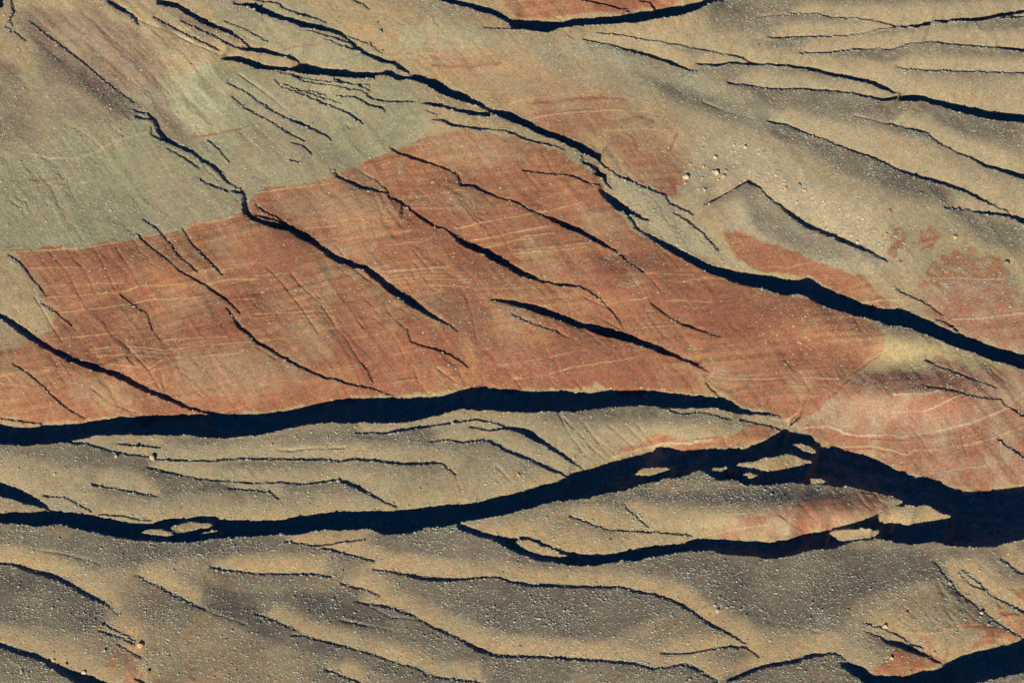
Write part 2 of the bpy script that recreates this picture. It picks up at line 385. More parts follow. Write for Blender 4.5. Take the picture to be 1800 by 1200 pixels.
# boulders: x y radius(px) tone
ROCKS = """
1556 1099 7 cream;1641 1147 4.5 yellow;1566 1155 5 cream;247 1129 7.5 orange;185 1141 3.6 cream;94 1161 4 cream;117 1166 4 brown;147 1179 5 pale;259 1179 5 brown;178 1097 3.2 orange;268 804 7 cream;237 785 4 pink;203 801 3.4 cream;95 832 3 pale;33 824 3 cream;81 827 2.6 cream;478 780 3.5 cream;1205 310 6 cream;1240 332 4 cream;1260 302 6 pale;1271 309 5 cream;1257 275 4.5 pale;1310 257 4.5 cream;1237 241 3.2 pale;1290 255 3 cream;1382 330 5 orange;1404 324 4.5 grey;1505 424 3.6 cream;1565 371 4.5 brown;1557 409 3.5 yellow;1680 415 5.5 yellow;1770 461 6 grey;1581 461 3 brown;1727 1075 4 cream;1722 1000 3.2 cream;1735 1096 3.5 orange;1595 1077 3.2 brown;662 39 3.4 grey;669 54 4.6 grey;1260 1071 5 pale;1257 1063 3 cream;913 1133 3 brown;1072 948 3.2 brown;1126 908 3 cream;1113 912 3 cream;912 833 4 yellow;1075 683 3 yellow;650 76 3.6 brown;672 90 3.4 brown
"""
BUSHES = "1050 575 6;801 647 4;804 675 4.5;1213 610 6;618 694 4.5;775 672 4;852 662 3;877 664 3;968 626 3.5;1158 514 5;1269 456 5;1272 462 5;1298 466 5;1170 480 4;500 632 4.5;506 641 4;1380 640 4;1215 605 3.5;483 509 3.5;968 464 3.5;1060 1028 3;552 667 4;1251 630 4"
# pale and rusty bed edges: tone width | points
BEDS = """
o 2.2|20 443;100 438;160 434;225 423;300 405;360 391;420 379
o 1.4|50 471;100 470;150 468
o 1.4|80 504;175 497;215 496
o 2|85 522;125 520;205 514;225 510;245 502;325 500
o 1.8|337 480;375 472;400 466;450 462
o 1.4|362 500;400 492;450 490
o 2|100 550;162 542;225 535;262 526;337 525;370 518
o 1.6|412 527;450 525
o 1.6|80 597;175 587;250 580
o 1.4|425 555;450 560;480 556
o 1.6|287 597;400 592
o 2|160 612;225 607;287 615;375 606;450 600;520 592
o 1.4|163 617;225 613;287 620;375 611
o 2|170 625;225 622;275 627;325 627;425 622
o 2.2|187 640;265 645;290 629
o 1.4|0 660;25 655
o 1.4|0 672;50 680
o 1.6|75 645;125 649;155 670
o 1.4|78 650;125 655;150 673
o 2|450 339;512 330;590 322
o 1.5|535 402;625 392;700 387;717 392
o 1.5|550 422;650 417;725 406
o 1.4|682 432;737 425;762 416
o 2.4|670 477;750 472;787 467
o 1.2|680 486;750 479;820 479
o 1.2|684 492;750 485;820 485
o 1.2|690 498;750 491;815 491
o 2|755 502;825 504
o 1.8|712 347;762 342;807 332
o 1.4|732 367;800 365
o 2|800 400;850 390;900 382;960 370
o 2|825 422;875 415;925 405;975 396
o 1.2|840 430;900 424;960 415
o 2|840 437;900 425;925 415;975 410
o 2|900 440;975 435;1037 427
o 1.4|900 447;975 441;1030 434
o 1.5|950 375;1025 355;1055 350
o 2|450 552;550 546;590 543
o 1.3|450 485;525 480
o 1.3|537 582;587 575
o 1.2|525 562;590 560
o 1.2|525 556;588 553
c 1.3|1087 500;1100 504;1120 500;1128 494
c 1.2|1090 496;1103 499;1118 495
c 1.4|1107 527;1125 526;1140 522
c 1.2|1135 545;1150 547
o 1.3|1175 492;1200 495;1237 487;1270 490
o 1.2|1137 480;1175 482;1220 482
o 1.2|1170 530;1200 527;1250 530
o 1.6|1112 577;1175 572;1200 570
o 1.6|900 666;962 659;1012 645;1062 636;1120 627
o 1.2|900 637;950 632;1000 620;1035 614
o 1.2|582 655;637 645;662 637
o 1.2|584 650;637 640;660 633
o 1.4|655 675;700 672;725 667;750 662
o 1.2|690 622;720 618;750 615
o 1.6|700 695;762 694;800 686
o 1.2|815 620;835 632;855 637;887 641;910 640
c 2|1250 660;1287 666;1350 666;1387 661;1475 666
c 4|1075 805;1125 789;1162 780;1212 780;1250 772
c 3.5|1415 752;1450 750;1475 755;1482 762;1510 766;1562 764;1587 767;1637 760;1700 745;1750 727;1775 712;1800 690
o 2.5|1470 785;1525 785;1562 790;1595 799;1607 791;1650 790;1725 776;1800 750
r 3.5|1485 768;1525 772;1600 774
r 3|1480 789;1530 789;1595 804
c 1.5|1625 832;1700 822;1775 812;1800 812
c 2|1565 725;1625 722;1675 700;1720 680
c 3|1570 692;1620 692;1650 685
o 1.3|1350 467;1387 470;1425 462
c 1.4|1587 492;1650 489;1712 491;1765 491
c 3|1515 532;1562 526;1582 527
c 2|1675 562;1740 558;1800 550
o 2|900 180;950 171;1012 162;1055 159
o 2|935 209;975 200;1075 194;1137 195
o 1.6|1060 230;1125 226;1200 230
o 1.6|687 100;750 94;790 96
o 1.5|812 162;900 162
o 1.5|850 185;900 182
r 6|940 182;1000 176;1060 172;1100 176
r 5|1090 212;1120 205;1150 214
r 6|1175 265;1185 245;1190 235
r 5|760 115;830 118;880 112
r 5|1600 428;1640 420
o 3.5|1587 1109;1637 1111;1662 1107;1687 1097;1725 1096
c 1.4|1245 940;1300 929;1350 922
c 4|37 267;87 277;137 277;170 265;200 247;225 240;260 232
y 3|40 330;100 318;160 322
c 2|295 167;350 162;375 157
r 3|337 240;375 236;450 220
r 2.5|500 85;560 78;575 65
r 3|0 318;60 316;110 312
c 2.5|1392 750;1400 745;1396 738
c 3|1355 735;1385 738;1400 728
c 2|1255 655;1245 662;1252 672
"""
HUMPS = """
1585 600 90 34 7;1600 690 130 45 11;1500 900 120 30 5;1440 566 80 40 4;1322 338 60 40 3.5;1300 905 130 30 4;1140 745 110 28 4;1180 290 60 60 -3;620 350 50 60 3;480 420 55 60 3;330 470 70 50 4;180 470 60 50 3;820 380 60 50 3;1000 330 40 40 3;760 570 70 50 3;1080 500 60 40 4;250 640 70 30 3;550 560 60 50 3;1700 690 70 50 4
"""

# ---------------------------------------------------------------- survey sheets
PAD = 40
W, H = 1800+2*PAD, 1200+2*PAD

def parse(block):
    for ln in block.strip().splitlines():
        yield [tuple(float(a) for a in p.split()) for p in ln.split(';')]

def fill_band(m, pts):
    a = np.array(pts)
    xs = np.arange(max(0, int(a[0, 0]+PAD)), min(W-1, int(a[-1, 0]+PAD))+1)
    if a[0, 0] == 0: xs = np.arange(0, xs[-1]+1)
    if a[-1, 0] == 1800: xs = np.arange(xs[0], W)
    t = np.interp(xs-PAD, a[:, 0], a[:, 1])+PAD
    b = np.interp(xs-PAD, a[:, 0], a[:, 2])+PAD
    b = np.maximum(b, t+1.6)
    yy = np.arange(H)[:, None]
    cov = np.clip(np.minimum(yy+1, b[None])-np.maximum(yy, t[None]), 0, 1)
    m[:, xs] = np.maximum(m[:, xs], cov)

def poly_mask(pts):
    m = np.zeros((H, W), np.float32)
    p = np.array(pts)+PAD
    y0, y1 = max(0, int(p[:, 1].min())), min(H-1, int(p[:, 1].max())+1)
    n = len(p)
    for y in range(y0, y1+1):
        yc = y+0.5; xs = []
        for i in range(n):
            (xa, ya), (xb, yb) = p[i], p[(i+1) % n]
            if (ya <= yc) != (yb <= yc):
                xs.append(xa+(yc-ya)/(yb-ya)*(xb-xa))
        xs.sort()
        for a, b in zip(xs[::2], xs[1::2]):
            m[y, max(0, int(round(a))):max(0, min(W, int(round(b))))] = 1
    return m

def stroke(m, pts, wmin, wscale=1.0, strength=None):
    for (x0, y0, w0), (x1, y1, w1) in zip(pts[:-1], pts[1:]):
        r = max(w0, w1, wmin)*wscale+2
        xa, xb = int(max(0, min(x0, x1)+PAD-r)), int(min(W, max(x0, x1)+PAD+r+1))
        ya, yb = int(max(0, min(y0, y1)+PAD-r)), int(min(H, max(y0, y1)+PAD+r+1))
        if xa >= xb or ya >= yb: continue
        X, Y = np.meshgrid(np.arange(xa, xb)+.5-PAD, np.arange(ya, yb)+.5-PAD)
        dx, dy = x1-x0, y1-y0
        L2 = dx*dx+dy*dy+1e-9
        t = np.clip(((X-x0)*dx+(Y-y0)*dy)/L2, 0, 1)
        d = np.hypot(X-x0-t*dx, Y-y0-t*dy)
        w = np.maximum(w0+(w1-w0)*t, wmin)*wscale
        c = np.clip(w/2-d+.5, 0, 1)
        m[ya:yb, xa:xb] = np.maximum(m[ya:yb, xa:xb], c)

def blur(m, r):
    for _ in range(2):
        for ax in (0, 1):
            pw = [(0, 0), (0, 0)]; pw[ax] = (r+1, r)
            c = np.cumsum(np.pad(m, pw, mode='edge'), axis=ax, dtype=np.float64)
            k = 2*r+1
            m = ((c[k:] - c[:-k]) if ax == 0 else (c[:, k:]-c[:, :-k]))/k
            m = m.astype(np.float32)
    return m

shade = np.zeros((H, W), np.float32)
for pts in parse(BANDS): fill_band(shade, pts)
for pts in parse(ISLES): shade *= 1-poly_mask(pts)
crease = np.zeros((H, W), np.float32)
linework = np.zeros((H, W), np.float32)
thin = np.zeros((H, W), np.float32)
for pts in parse(LINES):
    stroke(linework, pts, 2.0)
    run = []
    for a, b in zip(pts[:-1], pts[1:]):
        if max(a[2], b[2]) <= 1.35: stroke(crease, [a, b], 2.2, 1.0)
        else: stroke(thin, [a, b], 2.5, 1.4 if (a[1] > 740 or (a[0] > 1000 and a[1] < 420)) else 1.15)
zone = {}
for ln in ZONES.strip().splitlines():
    k, rest = ln.split('|')
    m = poly_mask([tuple(float(a) for a in p.split()) for p in rest.split(';')])
    zone[k] = np.maximum(zone.get(k, 0), m)
graze = np.zeros((H, W), np.float32)
beds = {k: np.zeros((H, W), np.float32) for k in 'ocry'}
for ln in BEDS.strip().splitlines():
    kw, rest = ln.split('|'); k, w_ = kw.split()
    stroke(beds[k], [tuple(float(a) for a in p.split())+(float(w_),) for p in rest.split(';')], 1.2)
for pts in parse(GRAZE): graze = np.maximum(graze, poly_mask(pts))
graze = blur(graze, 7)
veg_line = blur(np.maximum(linework, shade), 5)
allshade = np.maximum(shade, thin)
soft_ground = blur(zone['sand'], 14)
hill = blur(np.maximum(poly_mask([(-60, -60), (1900, -60), (1900, 870), (1600, 840), (1400, 760), (1300, 715), (900, 700), (450, 740), (-60, 760)]), 0), 25)
front = blur(poly_mask([(-60, 930), (450, 945), (800, 930), (1000, 985), (1400, 970), (1900, 950), (1900, 1300), (-60, 1300)]), 15)

# the land goes on past the surveyed window
for sheet in [shade, thin, allshade, graze]+list(zone.values()):
    sheet[:, PAD+1799:] = sheet[:, PAD+1797:PAD+1798]; sheet[:, :PAD] = sheet[:, PAD+1:PAD+2]
    sheet[PAD+1199:] = sheet[PAD+1197:PAD+1198] if sheet is not shade else sheet[PAD+1199:]

def samp(m, px, py, fade=False):
    x = np.clip(px+PAD-.5, 0, W-1.001); y = np.clip(py+PAD-.5, 0, H-1.001)
    xi = x.astype(np.int32); yi = y.astype(np.int32)
    fx = (x-xi).astype(np.float32); fy = (y-yi).astype(np.float32)
    r = (m[yi, xi]*(1-fx)+m[yi, xi+1]*fx)*(1-fy)+(m[yi+1, xi]*(1-fx)+m[yi+1, xi+1]*fx)*fy
    if fade:
        r = r*np.clip(1-np.maximum(np.maximum(-py, py-1200)/60, np.maximum(-px, px-1800)/330), 0, 1)
    return r

SN, CS = math.sin(PITCH), math.cos(PITCH)
def project(x, y, z):
    rx, ry, rz = x-CAM[0], y-CAM[1], z-CAM[2]
    dep = ry*CS-rz*SN
    up = ry*SN+rz*CS
    return 900+FPX*rx/dep, 600-FPX*up/dep, dep

# ---------------------------------------------------------------- noise
def lattice(nu, nv, du, dv, su, sv, seed):
    """smooth value noise with cells su x sv metres, unit-ish amplitude"""
    r = np.random.default_rng(seed)
    a, b = int(nu*du/su)+3, int(nv*dv/sv)+3
    R = r.uniform(-1, 1, (a, b)).astype(np.float32)
    def wts(n, d, s):
        t = np.arange(n)*d/s; i = t.astype(int); f = (t-i).astype(np.float32)
        return i, f*f*(3-2*f)
    i, f = wts(nu, du, su); j, g = wts(nv, dv, sv)
    A = R[i]*(1-f[:, None])+R[i+1]*f[:, None]
    return A[:, j]*(1-g)+A[:, j+1]*g

def fbm(nu, nv, du, dv, s, octv, seed, aspect=1.0, gain=.5):
    out = 0; amp = 1
    for o in range(octv):
        out = out+amp*lattice(nu, nv, du, dv, s*aspect, s, seed+o*17)
        s /= 2.03; amp *= gain
    return out

# ---------------------------------------------------------------- relief solved so the low sun throws the shadows seen
U0, U1, V0, V1 = -470.0, 700.0, -520.0, 470.0

def solve(nu, nv, du, dv, h, iters, lam=0.02):
    us = U0+du*np.arange(nu); vs = V0+dv*np.arange(nv)
    X = (us[:, None]*DU[0]+vs[None]*DV[0]).astype(np.float32)
    Y = (us[:, None]*DU[1]+vs[None]*DV[1]).astype(np.float32)
    ku = (2-2*np.cos(np.pi*np.arange(2*nu)/nu))/du**2
    kv = (2-2*np.cos(np.pi*np.arange(nv+1)/nv))/dv**2
    K = ku[:, None]+lam*kv[None]; K[0, 0] = 1
    wx = (1.1*lattice(nu, nv, du, dv, 5, 5, 5)+.9*lattice(nu, nv, du, dv, 1.8, 1.8, 6)+1.2*np.maximum(lattice(nu, nv, du, dv, 12, 12, 9), 0)*lattice(nu, nv, du, dv, 3, 3, 10))
    wy = (0.9*lattice(nu, nv, du, dv, 5, 5, 7)+1.0*lattice(nu, nv, du, dv, 1.8, 1.8, 8)+2.2*np.maximum(lattice(nu, nv, du, dv, 12, 12, 9), 0)*lattice(nu, nv, du, dv, 3, 3, 12))
    gl = lattice(nu, nv, du, dv, 60, 50, 21)*.06+lattice(nu, nv, du, dv, 22, 26, 22)*.07+lattice(nu, nv, du, dv, 10, 13, 26)*.05
    brk = lattice(nu, nv, du, dv, 2.6, 2.6, 23)*.6+lattice(nu, nv, du, dv, 8, 8, 24)*.6
    for it in range(iters):
        px, py, _ = project(X, Y, h)
        m = samp(shade, px+wx, py+wy, True)
        m2 = samp(thin, px+wx*.7, py+wy*.7, True)*np.clip(1.25+.7*brk, .25, 1.4)
        m = np.clip((np.maximum(m, m2)-.35)*4, 0, 1)
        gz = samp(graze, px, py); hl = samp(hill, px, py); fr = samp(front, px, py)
        e = np.zeros((nu, nv), np.float32); cur = np.full(nv, 200., np.float32); wd = np.zeros(nv, np.float32); w8 = np.zeros((nu, nv), np.float32)
        for i in range(nu-1, -1, -1):
            on = m[i] > .5
            wd = np.where(on, np.where(cur > 0, du, wd+du), wd)
            cur = np.where(on, 0, cur+du); e[i] = cur; w8[i] = wd
        sd = np.maximum(samp(soft_ground, px, py), 1-hl)
        # sun-facing toe just beyond each shadow
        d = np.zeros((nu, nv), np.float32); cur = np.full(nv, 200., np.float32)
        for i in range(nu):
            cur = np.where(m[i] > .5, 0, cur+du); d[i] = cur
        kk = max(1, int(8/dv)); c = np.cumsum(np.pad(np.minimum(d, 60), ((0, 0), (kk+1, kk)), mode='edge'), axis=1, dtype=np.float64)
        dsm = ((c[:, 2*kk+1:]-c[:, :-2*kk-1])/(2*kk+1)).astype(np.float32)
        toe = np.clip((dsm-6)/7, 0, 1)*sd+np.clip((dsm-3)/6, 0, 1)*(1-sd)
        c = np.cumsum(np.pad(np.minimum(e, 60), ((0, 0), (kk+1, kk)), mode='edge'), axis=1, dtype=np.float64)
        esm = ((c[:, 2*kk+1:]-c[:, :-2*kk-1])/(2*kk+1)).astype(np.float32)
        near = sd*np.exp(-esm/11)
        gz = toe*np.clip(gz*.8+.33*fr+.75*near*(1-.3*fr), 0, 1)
        s = (.13+.12*hl)*(1-gz)-.095*gz
        s = s+(.30*sd+.06*(1-sd))*(1-.35*gz)*np.exp(-d/np.float32(9+5*fr.mean()))+gl
        # every ridge rounds over towards the lip it throws its shadow from
        s = s-.23*(1-gz)*np.clip(w8/8, .22, 1)*np.exp(-e/(3.5+np.clip(w8, 0, 14)*.8))
        want = .19*hl*(1-.3*fr)+.015
        g = -TAN*m+(1-m)*s
        k = int(45/du)
        for _ in range(2):
            gm = g
            for ax, kk in ((0, k), (1, int(12/dv))):
                pw = [(0, 0), (0, 0)]; pw[ax] = (kk+1, kk)
                c = np.cumsum(np.pad(gm, pw, mode='edge'), axis=ax, dtype=np.float64)
                gm = ((c[2*kk+1:]-c[:-2*kk-1]) if ax == 0 else (c[:, 2*kk+1:]-c[:, :-2*kk-1]))/(2*kk+1)
            add = np.clip(want-gm, -.12, .3)
            s = np.clip(s+add*.7*(1-.7*gz), -.19, .68)
            g = -TAN*m+(1-m)*s
        B = np.zeros((nu, nv), np.float32)
        for hp in HUMPS.strip().split(';'):
            cx, cy, rx, ry, hz = (float(a) for a in hp.split())
            B += hz*np.exp(-(((px-cx)/rx)**2+((py-cy)/ry)**2)*1.2)
        g = g+(1-m)*np.gradient(B, du, axis=0)
        gc = g.copy()
        for rep in range(3):
            gh = (gc[1:]+gc[:-1])/2
            div = np.zeros((nu, nv)); div[:-1] += gh/du; div[1:] -= gh/du
            ext = np.concatenate([div, div[::-1]], 0); ext = np.concatenate([ext, ext[:, ::-1]], 1)
            F = np.fft.rfft2(ext); F[0, 0] = 0
            hh = -np.fft.irfft2(F/K, s=ext.shape)[:nu, :nv]
            if rep < 2:
                got = np.gradient(hh, du, axis=0)
                gc += (g-got)*(.25+.75*m)
        hh -= hh[(np.abs(X) < 60) & (np.abs(Y) < 60)].mean()
        h = hh.astype(np.float32) if it == 0 else (.25*h+.75*hh).astype(np.float32)
    return X, Y, h, m, gz

def resize(a, nu, nv):
    i = np.linspace(0, a.shape[0]-1.001, nu); j = np.linspace(0, a.shape[1]-1.001, nv)
    ii = i.astype(int); jj = j.astype(int); f = (i-ii)[:, None]; g = (j-jj)[None]
    A = a[ii]*(1-f)+a[ii+1]*f
    return (A[:, jj]*(1-g)+A[:, jj+1]*g).astype(np.float32)

STEP_U, STEP_V = 0.5, 0.6
n4 = (int((U1-U0)/2.0), int((V1-V0)/2.0))
X, Y, h, _, _ = solve(n4[0], n4[1], 2.0, 2.0, np.zeros(n4, np.float32), 5)
n2 = (int((U1-U0)/1.0), int((V1-V0)/1.0))
X, Y, h, _, _ = solve(n2[0], n2[1], 1.0, 1.0, resize(h, *n2), 2)
NU, NV = int((U1-U0)/STEP_U), int((V1-V0)/STEP_V)
X, Y, h, m, gz = solve(NU, NV, STEP_U, STEP_V, resize(h, NU, NV), 1)

# ravines are cut below the line of the sun's rays
sh = m > .5
fw = np.zeros((NU, NV), np.float32); bw = np.zeros((NU, NV), np.float32)
cur = np.zeros(NV, np.float32)
for i in range(NU):
    cur = np.where(sh[i], cur+STEP_U, 0); fw[i] = cur
cur = np.zeros(NV, np.float32)
for i in range(NU-1, -1, -1):
    cur = np.where(sh[i], cur+STEP_U, 0); bw[i] = cur
run = fw+bw
t = np.where(sh, (fw-STEP_U*.5)/np.maximum(run, .1), 0)
prof = np.where(t < .42, np.sin(np.clip(t/.42, 0, 1)*np.pi/2), np.cos(np.clip((t-.42)/.58, 0, 1)*np.pi/2))
depth = np.where(sh, prof*np.minimum(np.clip(.07+.035*(run-4), .07, .34)*run, 3+.2*run)+.12*np.clip(fw, 0, 1), 0).astype(np.float32)
for _ in range(1):          # soften across the strike, keeping the lip crisp
    dd = np.pad(depth, ((0, 0), (2, 2)), mode='edge')
    sm = (dd[:, :-4]+2*dd[:, 1:-3]+3*dd[:, 2:-2]+2*dd[:, 3:-1]+dd[:, 4:])/9
    depth = np.where(sh, np.maximum(sm, .1), 0)

px, py, dep = project(X, Y, h)
Z = {k: samp(v, px, py) for k, v in zone.items()}
fs = lambda s, o, sd, asp=1., gn=.5: fbm(NU, NV, STEP_U, STEP_V, s, o, sd, asp, gn)
edge_w = 6.5*fs(16, 6, 31, 1., .62)
zn = fs(3.5, 3, 33)
_w = lattice(NU, NV, STEP_U, STEP_V, 30, 30, 41)*4
_a = (px*.60+py*.80)/3.2; _c = (px*.80-py*.60)/3.2+_w
def _streak(cell, sd_):
    r = np.random.default_rng(sd_); n = int((_c.max()-_c.min())/cell)+4; mm = int((_a.max()-_a.min())/(cell*7))+4
    Q = r.uniform(-1, 1, (n, mm)).astype(np.float32)
    a = (_c-_c.min())/cell; b = (_a-_a.min())/(cell*7); ai = a.astype(int); bi = b.astype(int); fa = a-ai; fb = b-bi
    fa = fa*fa*(3-2*fa); fb = fb*fb*(3-2*fb)
    return (Q[ai, bi]*(1-fa)+Q[ai+1, bi]*fa)*(1-fb)+(Q[ai, bi+1]*(1-fa)+Q[ai+1, bi+1]*fa)*fb
drip = 7*_streak(4., 46)+5*_streak(1.8, 47)
def zmask(k, soft=4):
    b = blur(zone[k], soft)
    v = samp(b, px+edge_w+.6*drip*(soft > 2), py+edge_w[::-1]*.8+drip*(1 if soft > 2 else .35))
    return np.clip((v-.5)*1.7+.5+.30*zn, 0, 1)
n_patch = fs(7, 3, 34)
rsoft = zmask('redsoft', 24)*np.clip(.66+.4*fs(30, 4, 35), .2, 1)
rb = np.clip(zmask('redb', 6)*.95+.7*zn*zmask('redb', 6)+.3*n_patch*zmask('redb', 6)-.1, 0, .85)
red = np.clip(zmask('red', 2)+rsoft+rb, 0, 1); redpale = zmask('redpale', 9)
rock_zone = np.clip(red+redpale, 0, 1)

# strata level: follows the measured dip plus local relief
hs = resize(resize(h, NU//40, NV//40), NU, NV)
STR = py+np.where(px < 700, .2*px, 140+.06*(px-700))+1.5*(h-hs)+6*lattice(NU, NV, STEP_U, STEP_V, 70, 70, 43)+1.5*lattice(NU, NV, STEP_U, STEP_V, 30, 30, 44)
arc = samp(blur(poly_mask([(1400, 745), (1500, 655), (1600, 640), (1830, 690), (1830, 860), (1600, 850)]), 10), px, py)
STR = STR*(1-arc)+arc*(np.hypot((px-1590)*.6, py-560)+700+1.5*(h-hs))
hill_g = samp(hill, px, py)

# gullies: branching grooves running down the dip, plus traced cracks
warp = lattice(NU, NV, STEP_U, STEP_V, 30, 30, 41)*14
gl_c = (px*.80-py*.60)/3.2+warp*.25          # across-gully coordinate
def ridged1(c, along, seed, cell):
    r = np.random.default_rng(seed)
    n = int((c.max()-c.min())/cell)+4
    mrow = int((along.max()-along.min())/(cell*9))+4
    R = r.uniform(0, 1, (n, mrow)).astype(np.float32)
    a = (c-c.min())/cell; b = (along-along.min())/(cell*9)
    ai = a.astype(int); bi = b.astype(int); fa = a-ai; fb = b-bi
    fb = fb*fb*(3-2*fb); fa = fa*fa*(3-2*fa)
    v = (R[ai, bi]*(1-fa)+R[ai+1, bi]*fa)*(1-fb)+(R[ai, bi+1]*(1-fa)+R[ai+1, bi+1]*fa)*fb
    return 1-np.abs(2*v-1)
al = (px*.60+py*.80)/3.2
gul = (ridged1(gl_c, al, 51, 9.)-.5)*.55+(ridged1(gl_c, al, 52, 4.)-.5)*.22+(ridged1(gl_c, al, 53, 1.8)-.5)*.08
def groove(seed, cell, wdt):
    v = ridged1(gl_c+1.2*edge_w*.3, al, seed, cell)
    return np.clip((v-(1-wdt))/wdt, 0, 1)
rid = samp(blur(poly_mask([(0, 800), (500, 790), (1000, 720), (1350, 740), (1590, 880), (1400, 945), (1000, 940), (820, 900), (0, 890)]), 12), px, py)
se = samp(blur(poly_mask([(1500, 1050), (1800, 960), (1800, 1150), (1650, 1160), (1500, 1130)]), 12), px, py)
gmask = np.clip(rock_zone*.8+.9*hill_g*(1-.8*samp(blur(zone['sand'], 20), px, py))+.45*rid+se, 0, 1)*np.clip(.5+.7*fs(35, 3, 63), 0, 1)
grv = (groove(64, 7., .20)*.45+groove(65, 3.6, .26)*.22)*gmask
lit = np.clip(1-samp(blur(allshade, 2), px, py)*1.6, 0, 1)
cr = samp(blur(crease, 1), px+edge_w*.25, py+edge_w*.25, True)
cr = cr*np.clip(.65+.5*fs(7, 2, 61), .15, 1.2)
micro = fs(6, 2, 71)*.13+fs(1.7, 2, 72)*.05
ledge_s = STR*.5+2*fs(25, 2, 75)
def line_noise(s_, cell, seed):
    r = np.random.default_rng(seed)
    n = int((s_.max()-s_.min())/cell)+3
    b = np.arange(NV)*STEP_V/70.; R = r.uniform(-1, 1, (n, int(b.max())+3)).astype(np.float32)
    a = (s_-s_.min())/cell; ai = a.astype(int); fa = a-ai; fa = fa*fa*(3-2*fa)
    bi = b.astype(int); fb = (b-bi)[None]; fb = fb*fb*(3-2*fb); bi = np.broadcast_to(bi[None], a.shape)
    return (R[ai, bi]*(1-fa)+R[ai+1, bi]*fa)*(1-fb)+(R[ai, bi+1]*(1-fa)+R[ai+1, bi+1]*fa)*fb
ledge = line_noise(STR, 11., 76)*.36*np.clip(.5+fs(28, 3, 79), 0, 1.3)+line_noise(STR, 3., 77)*.06
bedm = {k: np.clip(samp(v, px+edge_w*.12, py+edge_w*.12)*np.clip(.85+.5*fs(12, 3, 45), .2, 1.1), 0, 1) for k, v in beds.items()}
h0 = h
soft = np.clip(1-rock_zone, 0, 1)
z = h-depth-(1.25-.55*samp(front, px, py))*cr-lit*grv+lit*(.95*gul*(1.25*rock_zone+.85*soft*hill_g)+ledge*rock_zone+micro*(1-.3*gz)+.22*(bedm['o']+bedm['c']))
z = z-(1-lit)*0.0+np.where(sh, fs(5, 3, 81)*np.minimum(.05*run, .7), 0)
z = z.astype(np.float32)

# ---------------------------------------------------------------- surface tints (rock and soil colours, plus painted shade on grazing ground)
C = lambda r, g, b: np.array([r, g, b], np.float32)
n1 = fs(40, 4, 91); n2_ = fs(9, 4, 95); n3 = fs(2.4, 2, 99)
def mixc(col, c, f): return col*(1-f[..., None])+c*f[..., None]
col = np.ones((NU, NV, 3), np.float32)*C(.345, .255, .14)
col = mixc(col, C(.41, .265, .13), np.clip(.35+.5*n1, 0, 1)*.7)
col = mixc(col, C(.262, .215, .15), np.clip(gz+.25*n2_*gz, 0, 1)*.85)  # shade painted into the tint: darker and duller where sunlight only grazes
for k, c, w, sf in (('sand', C(.295, .24, .15), .7, 8), ('grey', C(.275, .262, .155), .92, 5), ('greymid', C(.36, .32, .19), .7, 6),
                    ('brown', C(.205, .14, .10), .8, 10), ('yellow', C(.38, .305, .15), .8, 10),
                    ('greyveg', C(.36, .31, .20), .7, 5), ('fan', C(.40, .325, .205), .75, 10)):
    mk = zmask(k, sf); col = mixc(col, c, mk*w*np.clip(.9+.25*n2_, 0, 1))
    Z[k] = mk
streak = np.clip(.5+.55*ridged1(gl_c, al, 55, 3.)-.5+.3*n2_, 0, 1)
col = mixc(col, C(.30, .235, .15), Z['grey']*np.clip(.1+.9*n1+.5*n2_, 0, .75))
redc = C(.288, .118, .066)*(1-streak[..., None]*.3)+C(.33, .185, .10)*streak[..., None]*.3
redc = redc*(1+.10*n1[..., None])
rp = C(.315, .175, .11)*np.ones_like(col)
rp = mixc(rp, C(.28, .118, .068), np.clip(.2+.9*n2_, 0, 1)*.8)
rp = mixc(rp, C(.36, .27, .165), np.clip(-.1-.9*n2_, 0, 1)*.8)
band = np.clip(.5+.5*np.sin(STR*.42+1.5*n1)+.35*np.sin(STR*1.1+2), 0, 1)
talus = np.clip((n1*.8+n2_*.5+.3*zn-.12)*1.4, 0, 1)
redmix = mixc(redc, C(.41, .225, .10), np.clip(band*.6*(.6+.8*n1), 0, 1))
redmix = mixc(redmix, C(.335, .215, .12), np.maximum(talus*.6, zmask('talus', 14)*.62))
redmix = mixc(redmix, C(.235, .090, .055), zmask('brick', 9)*.62)
col = mixc(col, redmix, red)
col = mixc(col, rp, redpale)
# long scree streaks in the dark corner slope
sc_c = (px*.69-py*.72)/3.2+.5*warp*.2; sc_a = (px*.72+py*.69)/3.2
st = ridged1(sc_c, sc_a, 57, 2.2)*.6+ridged1(sc_c, sc_a, 58, 5.)*.6-.6
corner = np.clip(samp(blur(poly_mask([(30, 0), (260, 0), (430, 90), (360, 260), (240, 190), (60, 70)]), 18), px, py), 0, 1)
col = col*(1+(1.0*st*corner)[..., None])
for k, c in (('o', C(.47, .29, .135)), ('c', C(.47, .345, .23)), ('r', C(.27, .095, .05)), ('y', C(.42, .345, .18))):
    col = mixc(col, c, bedm[k]*.9)
col = col*(1+.07*n3[..., None]+.05*zn[..., None])
col = np.clip(col, .02, .8)
bk = zmask('brick', 5); litho = (1-.75*bk)*np.clip(.5+1.0*fs(22, 3, 37), .1, 1.15)*np.clip(red*(1-.55*talus)+redpale*.55+.12*Z['grey'], 0, 1)

# ---------------------------------------------------------------- terrain materials
def new_mat(name):
    mt = bpy.data.materials.new(name); mt.use_nodes = True
    nt = mt.node_tree; bs = nt.nodes['Principled BSDF']
    bs.inputs['Roughness'].default_value = .95
    bs.inputs['Specular IOR Level'].default_value = .08
    return mt, nt, bs

